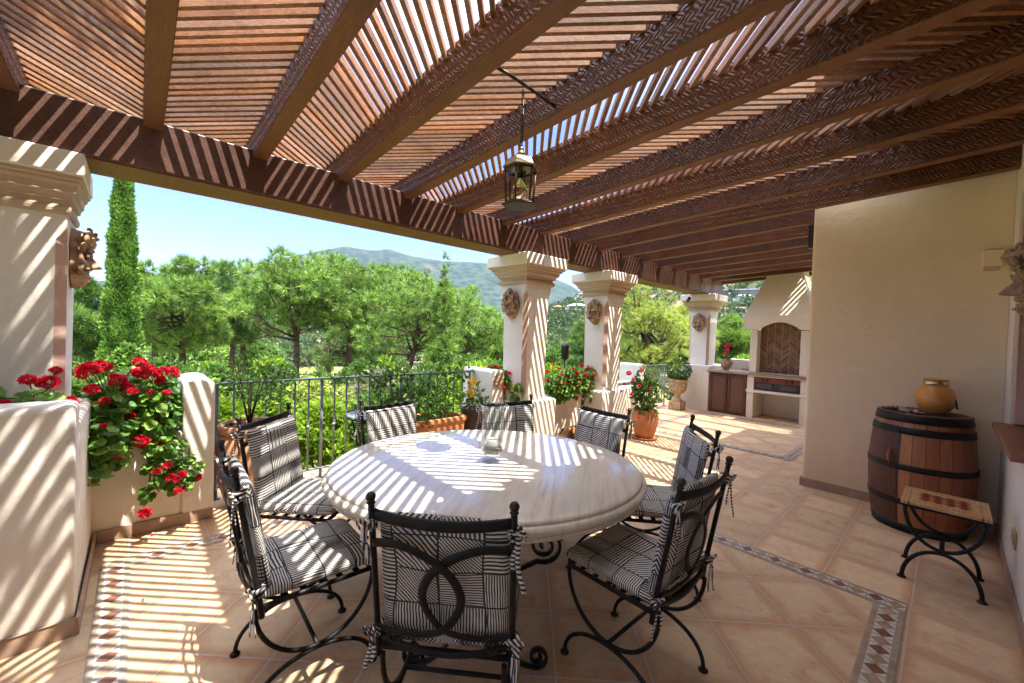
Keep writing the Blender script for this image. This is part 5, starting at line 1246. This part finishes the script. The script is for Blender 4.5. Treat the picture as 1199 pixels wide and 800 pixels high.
def limbs(parent, pts, r0, r1, ends, rb, extra=0, deadz=None):
    b = MB(); n = len(pts); b.tube(pts, [r0+(r1-r0)*i/(n-1) for i in range(n)], 9)
    for e in ends:
        e = Vector(e); t_ = rng.uniform(.55, .98); k = t_*(n-1); i = min(int(k), n-2); q = Vector(pts[i]).lerp(Vector(pts[i+1]), k-i)
        m_ = (q*.45+e*.55)+Vector((rng.normal()*.1, rng.normal()*.1, -.12*(e-q).length)); b.tube([q, m_, e], [rb, rb*.7, rb*.3], 5)
    for _ in range(extra):
        k = rng.uniform(.3, .75)*(n-1); i = min(int(k), n-2); q = Vector(pts[i]).lerp(Vector(pts[i+1]), k-i); a = rng.uniform(0, 6.28); L = rng.uniform(.7, 2.0)
        p1 = q+Vector((math.cos(a)*L*.5, math.sin(a)*L*.5, rng.uniform(-.1, .25))); p2 = q+Vector((math.cos(a)*L, math.sin(a)*L, rng.uniform(-.3, .5))); b.tube([q, p1, p2], [rb*.5, rb*.35, rb*.15], 4)
        for _k in range(3): b.tube([p1.lerp(p2, rng.uniform(0, 1)), p2+Vector(rng.normal(size=3)*.3)], [rb*.2, rb*.1], 3)
    return b.build('trunk', M['bark'], parent)
def pine(label, px, dist, top, bot, hw, mat='pine', lean=0, dead=6, nl=17, dens=1.0, group='pines in the garden', flat=.8, cone=False, name='pine_tree', fine=1.0):
    p = far(px, dist); z0 = gz(p.x, p.y)-.1; zt, zb_ = zat(px, top+(8 if not cone else 2), dist), zat(px, bot+6, dist); w_ = hw*mpp(px, dist)*(1.0 if cone else 1.2)
    t = thing(name, label, 'tree', (p.x, p.y, z0), 0, group); c = Vector((p.x, p.y, (zt+zb_)/2)); h = (zt-zb_)/2
    lobes = []
    for k in range(nl):
        if cone:
            f = (k+.5)/nl; rr = w_*(1-f)**.7*.62; a = k*2.4; lobes.append(((c.x+rr*math.cos(a)*.6, c.y+rr*math.sin(a)*.6, zb_+2*h*f), (max(.16, rr*.8), max(.16, rr*.8), h*.30)))
        else:
            a = k*2.399; q = math.sqrt((k+.6)/nl); e = math.sqrt(max(0, 1-q*q)); j = rng.uniform(.86, 1.12)
            zz = c.z+h*((.72*e-.18+.10*rng.normal()) if k % 3 else -.42+.2*rng.normal())
            ls = w_*rng.uniform(.24, .38); lobes.append(((c.x+w_*.74*q*math.cos(a)*j, c.y+w_*.74*q*math.sin(a)*j, zz), (ls, ls, min(ls*flat, h*.55))))
    if not cone:
        for k in range(7):
            a = rng.uniform(0, 6.28); q = rng.uniform(.7, 1.08); ls = w_*rng.uniform(.14, .24); lobes.append(((c.x+w_*q*math.cos(a), c.y+w_*q*math.sin(a), c.z+h*rng.uniform(-.85, .35)), (ls, ls, ls*.8)))
        for k in range(3):
            a = rng.uniform(0, 6.28); q = rng.uniform(0, .5); ls = w_*rng.uniform(.15, .22); lobes.append(((c.x+w_*q*math.cos(a), c.y+w_*q*math.sin(a), c.z+h*rng.uniform(.78, 1.0)), (ls, ls, ls)))
    base = Vector((p.x, p.y, z0)); off = Vector((_r.x, _r.y, 0))*lean*mpp(px, dist)
    top_ = Vector((c.x, c.y, c.z+h*.3)); n = 7
    pts = [base-off*(1-i/(n-1))**1.2*1.0+(top_-base)*(i/(n-1))+Vector((rng.normal()*.05, rng.normal()*.05, 0)) for i in range(n)]
    r0 = max(.12, .026*(zt-z0))
    limbs(t, pts, r0, r0*.4, [l[0] for l in lobes], r0*.35, dead)
    L = max(.26, .0150*dist)/fine; crown_mesh(lobes, int(1000*dens), 26, L, L*.085, M[mat], t); return t
pine('broad pine with dark forked trunk, right of the cypress', 215, 30, 300, 412, 60, dead=10, dens=1.25)
pine('tall umbrella pine with bare straight trunk, the centre of the pine row', 348, 26, 297, 388, 64, dead=5, dens=1.35)
pine('slim umbrella pine on a thin pale trunk, next to the leafless branches', 412, 27, 300, 378, 50, lean=6, dead=8, dens=1.1)
pine('leaning pine whose trunk slants to the right towards its crown', 497, 23, 322, 398, 62, lean=34, dead=16, dens=1.25)
pine('wide pine filling the gap behind the broad pine and the tall umbrella pine', 285, 44, 306, 392, 60, 'pine', dens=1.2)
pine('wide pine behind the tall umbrella pine and the slim one, bright topped', 385, 46, 304, 388, 56, 'pine', dens=1.2)
pine('wide pine behind the leaning pine and its leafless neighbours', 480, 46, 322, 392, 58, 'pine', dens=1.2)
pine('pine close to the right side of the cypress', 182, 40, 306, 410, 44, 'pine', dens=1.2)
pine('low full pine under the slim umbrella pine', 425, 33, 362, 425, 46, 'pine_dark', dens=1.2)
pine('slender pointed young conifer rising before the leaning pine', 519, 20, 308, 440, 30, 'pine', dead=0, nl=22, dens=.6, cone=True, name='conifer')
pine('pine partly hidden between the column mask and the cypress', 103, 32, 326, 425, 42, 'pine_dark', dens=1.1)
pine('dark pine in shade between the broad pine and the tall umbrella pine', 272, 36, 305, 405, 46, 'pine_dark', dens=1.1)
pine('pine set back behind the slim umbrella pine', 452, 42, 306, 385, 50, dens=1.1)
pine('rounded pine right of the leaning pine, before the far slope', 548, 34, 332, 425, 38, dens=1.0)
pine('farther pine low in the gap beside the white column', 572, 60, 366, 425, 36, dens=.8)
pine('loose feathery light green tree between the second column and the far column', 757, 15, 322, 452, 44, 'feathery', dens=1.5, dead=3, name='feathery_tree', fine=1.4, nl=22)
pine('smaller feathery tree beside the far column', 800, 20, 352, 440, 26, 'feathery', dens=1.0, dead=2, name='feathery_tree')
pine('pine seen over the kitchen counter, dark in its lower half', 856, 24, 366, 430, 26, 'pine', dens=1.0, dead=3)
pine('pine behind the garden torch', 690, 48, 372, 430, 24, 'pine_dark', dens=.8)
pine('bright young pine right of the torch head', 716, 33, 388, 440, 26, 'pine', dens=.8)

def cypress(label, px, dist, top, bot, hw):
    p = far(px, dist); z0 = gz(p.x, p.y)-.1; zt = zat(px, top, dist); w_ = hw*mpp(px, dist); t = thing('cypress_tree', label, 'tree', (p.x, p.y, z0))
    b = MB(); b.tube([(p.x, p.y, z0), (p.x, p.y, z0+1.5), (p.x, p.y, zt-1)], [.17, .14, .03], 8); b.build('trunk', M['bark'], t)
    n = 34000; f = rng.uniform(0, 1, n)**1.1; z = z0+.5+(zt-z0-.5)*f; rad = w_*np.where(f < .12, .7+f*2.5, 1)*np.clip((1-f)/.72, 0, 1)**.62
    a = rng.uniform(0, 2*PI, n); lump = 1+.13*np.sin(a*5+z*2.1)+.10*np.sin(a*3-z*3.7)+.08*np.sin(z*7+a); rr = rad*lump*rng.uniform(.75, 1.03, n)
    P = np.stack([p.x+rr*np.cos(a), p.y+rr*np.sin(a), z], 1); D = np.stack([np.cos(a)*.55, np.sin(a)*.55, np.full(n, .95)], 1)+rng.normal(size=(n, 3))*.35
    V, F = leaves(P, D, rng.uniform(.06, .14, n), .06, .2); npmesh('crown', V, F, M['cypress'], t, rnd=np.clip(np.repeat(.5+1.6*(lump-1)+rng.normal(size=n)*.2, 2), 0, 1)); return t
cypress('tall narrow dark green cypress rising to the pergola beam', 143, 17, 158, 430, 24)

def shrub(label, px, dist, top, hw, mat='shrub', n=2400, L=.085, bot=None, group='shrubs beyond the railing', wr=.5, name='shrub'):
    p = far(px, dist); z0 = gz(p.x, p.y)-.05; zt = zat(px, top, dist); w_ = hw*mpp(px, dist); h = zt-z0
    t = thing(name, label, 'shrub', (p.x, p.y, z0), 0, group); bl = []
    for k in range(13):
        a = k*2.4; q = math.sqrt((k+.4)/13); f = rng.uniform(.25, .86) if k > 2 else .8
        s = w_*rng.uniform(.30, .46); bl.append(((p.x+w_*.72*q*math.cos(a), p.y+w_*.72*q*math.sin(a), z0+h*f*(1-.18*q)), (s, s, min(h*.22, s*1.1))))
    blob_leaves(t, bl, n, L, M[mat], wr, .25, shell=.3)
    b = MB()
    for q, s in bl[:9]: b.tube([(p.x+rng.normal()*.08, p.y+rng.normal()*.08, z0), ((p.x+q[0])/2, (p.y+q[1])/2, z0+h*.35), q], [.03, .018, .008], 5)
    b.build('trunk', M['bark'], t)
    return t
SH = [('lime green shrub against the railing, left of the big jar', 262, 6.4, 436, 42, 'shrub'), ('lime green shrub behind the railing above the left striped chair', 322, 6.2, 432, 46, 'shrub'),
      ('lime shrub behind the railing, in line with the mosaic side table', 385, 6.4, 442, 44, 'shrub'), ('dark leaved shrub behind the railing, over the chair by the trough', 448, 6.6, 430, 42, 'shrub_dark'),
      ('bright shrub beyond the railing beside the middle end post', 515, 6.8, 438, 44, 'shrub'), ('dark shrub with twigs behind the tall geranium', 205, 8.5, 420, 40, 'shrub_dark'),
      ('lime shrub in front of the broad pine trunk', 246, 10, 412, 40, 'shrub'), ('dark shrub under the tall umbrella pine', 300, 9, 424, 44, 'shrub_dark'), ('yellow green shrub under the slim umbrella pine', 372, 10.5, 416, 44, 'feathery'),
      ('dull green shrub below the leafless branches', 440, 11, 412, 48, 'olive'), ('fresh green shrub right of the slanting trunk', 535, 12, 408, 40, 'shrub'), ('ivy clad bush at the cypress foot', 150, 14.5, 366, 30, 'cypress'),
      ('low bush before the track behind the red flowers', 105, 13, 440, 36, 'shrub'), ('low yellowish bush left of the cypress foot', 100, 19, 424, 34, 'feathery'), ('green shrub in the gap before the white column', 572, 18, 410, 32, 'shrub'),
      ('grey green bush behind the far end post', 792, 12.5, 402, 36, 'olive'), ('shrub beyond the short railing', 768, 10.8, 452, 22, 'shrub_dark'), ('bright lime bush seen over the kitchen counter', 878, 17, 388, 30, 'shrub'), ('bush under the feathery tree', 735, 13, 428, 26, 'feathery'),
      ('dark bush between the torch and column', 668, 22, 428, 26, 'shrub_dark'), ('bush low behind the torch', 640, 30, 425, 22, 'shrub')]
for lb, px, d, tp_, hw_, mt in SH: shrub(lb, px, d, tp_, hw_, mt, n=int(5200 if d < 9 else 3600), L=.095 if d < 9 else .0115*d)
for k in range(36):
    px = [95, 180, 225, 255, 285, 335, 365, 395, 425, 460, 490, 520, 550, 575][k % 14]+rng.uniform(-12, 12); d = rng.uniform(12, 20)
    shrub('leafy green bush in the thicket below the pines', px, d, rng.uniform(398, 430), rng.uniform(22, 36), 'shrub_dark' if k % 2 == 0 else ['shrub', 'shrub_dark', 'box'][k % 3], n=2200, L=.011*d, group='bushes of the thicket')

rng = np.random.default_rng(21)
# tall tree behind the house end whose crown dapples the left end of the terrace
t = thing('shade_tree', 'tall loose tree rising behind the terrace, shading its left end', 'tree', (2.2, -6.2, 0)); lob = [((-1.1+1.9*(q_+.5)/14+rng.uniform(-.1, .1), rng.uniform(-.28, .18), 8+rng.normal()*.3), (.40, .34, .35)) for q_ in range(14)]+[((1.6+rng.normal()*.8, -4+rng.normal()*1.2, 8.6+rng.normal()*.7), (1, 1, .7)) for _ in range(12)]
limbs(t, [Vector((2.2, -6.2, -1)), Vector((2.1, -6.0, 3)), Vector((1.8, -5, 6.5)), Vector((1.3, -3, 8))], .22, .09, [l[0] for l in lob], .06); crown_mesh(lob, 1750, 14, .24, .05, M['pine_dark'], t)

# bare branched small tree of the thicket
def bare(label, px, dist, top, hw):
    p = far(px, dist); z0 = gz(p.x, p.y)-.1; zt = zat(px, top, dist); t = thing('bare_tree', label, 'tree', (p.x, p.y, z0), 0, 'leafless trees'); b = MB()
    def grow(q, d, L, r, lev):
        e = q+d*L; b.tube([q, q.lerp(e, .5)+Vector(rng.normal(size=3)*L*.05), e], [r, r*.8, r*.55], 4)
        if lev:
            for _ in range(3 if lev > 2 else 3): grow(q.lerp(e, rng.uniform(.45, 1)), (d+Vector(rng.normal(size=3)*.75)).normalized(), L*rng.uniform(.55, .8), r*.5, lev-1)
    H = zt-z0; grow(Vector((p.x, p.y, z0)), Vector((0, 0, 1)), H*.42, .06, 4); b.build('branches', M['bark'], t)
bare('leafless grey tree among the pines, right of the slim pine trunk', 458, 19, 352, 40); bare('small leafless tree under the tall umbrella pine', 385, 18, 372, 30); bare('leafless sapling by the slanting trunk', 480, 17, 380, 30)

# copies of a simple rounded tree standing round the fairway
def round_tree_mesh(nm, mat, n=420, L=.9):
    lob = [((rng.normal()*.9, rng.normal()*.9, 3.2+rng.normal()*.9), (1.5, 1.5, 1.25)) for _ in range(9)]
    s_ = np.array([l[1] for l in lob]); c = np.array([l[0] for l in lob]); idx = rng.integers(0, 9, n*6); d = rdir(n*6, .15); P = c[idx]+d*s_[idx]*rng.uniform(.7, 1.03, (n*6, 1))
    V, F = needles(P, d+rdir(n*6)*.7, rng.uniform(.4, 1, n*6)*L*.8, np.full(n*6, L*.3)); t = thing(nm, None, None); npmesh('crown', V, F, M[mat], t, True, rnd=rng.uniform(0, 1, len(F)))
    b = MB(); b.tube([(0, 0, -.3), (.05, 0, 1.5), (0, .05, 3)], [.2, .15, .08], 6); b.build('trunk', M['bark'], t, True); return t
protos = [round_tree_mesh('garden_tree', m_) for m_ in ('pine_dark', 'shrub_dark', 'pine')]
kk = [kids(p) for p in protos]; used = [False]*3
spots = []
for k in range(400):
    px = rng.uniform(560, 900) if k % 3 else rng.uniform(60, 330); d = rng.uniform(62, 170); p = far(px, d)
    if 655 < px < 775 and d < 124 and k % 9: continue
    if px < 400 and d < 75: continue
    if any((p-q[0]).length < 5.5 for q in spots): continue
    spots.append((p, d)); 
    if len(spots) >= 85: break
for i, (p, d) in enumerate(spots):
    j = i % 3
    if used[j]:
        r = protos[j].copy(); C.objects.link(r)
        for c in kk[j]: e = c.copy(); C.objects.link(e); e.parent = r
    else: r = protos[j]; used[j] = True
    prop(r, ['dark rounded tree of the slope beyond the fairway', 'deep green leafy tree of the slope beyond the fairway', 'light green rounded tree of the slope beyond the fairway'][j], 'tree', 'trees round the fairway')
    s = rng.uniform(.8, 1.5); r.location = (p.x, p.y, gz(p.x, p.y)-.1); r.scale = (s, s, s*rng.uniform(.85, 1.15)); r.rotation_euler = (0, 0, rng.uniform(0, 6.28))

# far woodland: one mass over the hillside
n = 5200; a0, a1 = bear(-60)[0], bear(960)[0]; rr = np.sqrt(rng.uniform(150**2, 620**2, n)); rr = np.where(rng.uniform(size=n) < .45, rng.uniform(150, 430, n), rr); aa = rng.uniform(a0, a1, n)
X, Y = np.sin(aa)*rr, np.cos(aa)*rr; keep = fbm(X, Y, .022, 3)+rng.normal(size=n)*.35 > -.38; X, Y, rr = X[keep], Y[keep], rr[keep]; Z = height(X, Y); n = len(X)
q = 46; sz = rng.uniform(1.5, 3.4, n); d = rdir(n*q, .2); sc_n = np.repeat(sz, q)[:, None]
P = np.repeat(np.stack([X, Y, Z+sz*.75], 1), q, 0)+d*sc_n*np.array([1, 1, .85])*rng.uniform(.8, 1.05, (n*q, 1))
V, F = needles(P, d+rdir(n*q)*.8, (sc_n[:, 0])*rng.uniform(.4, .8, n*q), sc_n[:, 0]*.5)
o = npmesh('woodland', V, F, M['wood_far'], rnd=np.clip(np.repeat(rng.uniform(.1, .9, n), q)+rng.normal(size=n*q)*.12, 0, 1)); prop(o, 'dark scrubby woodland covering the far hillside', 'woodland', kind='stuff')

def hit(px, py, r0=130, r1=700):
    a, e = bear(px, py)
    for r in np.arange(r0, r1, 2.):
        x, y = math.sin(a)*r, math.cos(a)*r
        if gz(x, y) > EYE+e*r: return Vector((x, y, gz(x, y))), r
    return None, None
def villa(label, px, py, wpx, storeys=2, seed=0):
    p, r = hit(px, py)
    if p is None: return
    rg = random.Random(seed); w_ = wpx*mpp(px, r); d_ = w_*.6; h = 2.9*storeys; az = math.atan2(-p.x, -p.y)
    t = thing('villa', label, 'house', (p.x, p.y, p.z-.8), -az+rg.uniform(-.3, .3)+PI, 'villas on the hillside')
    b = MB(); b.box(-w_/2, w_/2, -d_/2, d_/2, -2, h); b.box(-w_*.5-2, -w_*.5, -d_*.3, d_*.4, -2, h*.55); b.build('wall', M['villa'], t, True)
    b = MB(); e = .5
    b.add([(-w_/2-e, -d_/2-e, h+.02), (w_/2+e, -d_/2-e, h+.02), (w_/2+e, d_/2+e, h+.02), (-w_/2-e, d_/2+e, h+.02), (-w_/2+d_/2, 0, h+d_*.22), (w_/2-d_/2, 0, h+d_*.22)], [(0, 1, 5, 4), (1, 2, 5), (2, 3, 4, 5), (3, 0, 4), (3, 2, 1, 0)]); b.build('roof', M['roof'] if seed % 3 else M['villa'], t, True)
    nw = max(2, int(w_/4.5))
    for s in range(storeys):
        for k in range(nw):
            x = -w_/2+(k+.5)*w_/nw; b = MB()
            b.box(x-.7, x+.7, -d_/2-.06, -d_/2-.02, s*2.9+.7, s*2.9+2.3); b.build('window', M['pane'], t, True)
villa('white villa on the ridge left of the second column, the lower one', 656, 363, 17, 1, 1)
villa('long flat-roofed white villa in the gap left of the second column', 677, 362, 22, 1, 3)
villa('white villa partly behind the second column capital', 682, 352, 12, 2, 2)
villa('small white villa left of the far column', 800, 366, 12, 1, 4)
villa('white villa with dark windows right of the far column, lower row', 850, 367, 15, 1, 5)
villa('white villa nearest the barbecue hood, lower row', 868, 368, 14, 1, 7)
villa('upper white villa below the dark retaining wall', 872, 353, 17, 1, 6)
p, r = hit(866, 347)
if p is not None:
    w_ = 52*mpp(866, r); t = thing('retaining_wall', 'long dark retaining wall of the hill road above the villas', 'wall', p, math.atan2(p.y, p.x)-PI/2)
    b = MB(); b.box(-w_*.5, w_*.5, 0, 1.2, -3, 3.2); b.build('wall', M['retain'], t, True)
    b = MB(); b.box(-w_*.5, w_*.5, -.05, 1.25, 3.21, 3.7); b.build('coping', M['villa'], t, True)

# low ground cover right below the terrace
n = 16000; a = rng.uniform(bear(20)[0], bear(820)[0], n); rr = rng.uniform(5.0, 26, n)**1.0; X, Y = np.sin(a)*rr, np.cos(a)*rr; ok_m = X < -4.7; X, Y, rr = X[ok_m], Y[ok_m], rr[ok_m]; Z = height(X, Y); n = len(X)
P = np.stack([X, Y, Z], 1)+rng.normal(size=(n, 3))*np.array([.1, .1, .08]); V, F = leaves(P, rdir(n, 1.0), rng.uniform(.1, .3, n), .09, .2)
o = npmesh('undergrowth', V, F, M['feathery'], rnd=np.repeat(rng.uniform(0, 1, n), 2)); prop(o, 'low weedy undergrowth on the garden slope', 'undergrowth', kind='stuff')

# ------------------------------------------------------------------ air
b = MB(); b.box(-5600, 5600, -5600, 5600, -30, 700); hz_ = bpy.data.materials.new('haze_air'); hz_.use_nodes = True; nt_ = hz_.node_tree; nt_.nodes.remove(nt_.nodes['Principled BSDF'])
pv = nt_.nodes.new('ShaderNodeVolumePrincipled'); pv.inputs['Color'].default_value = (.55, .76, 1, 1); pv.inputs['Density'].default_value = .000055; pv.inputs['Anisotropy'].default_value = .3
nt_.links.new(pv.outputs[0], nt_.nodes['Material Output'].inputs['Volume']); o = b.build('haze', hz_); o['kind'] = 'stuff'
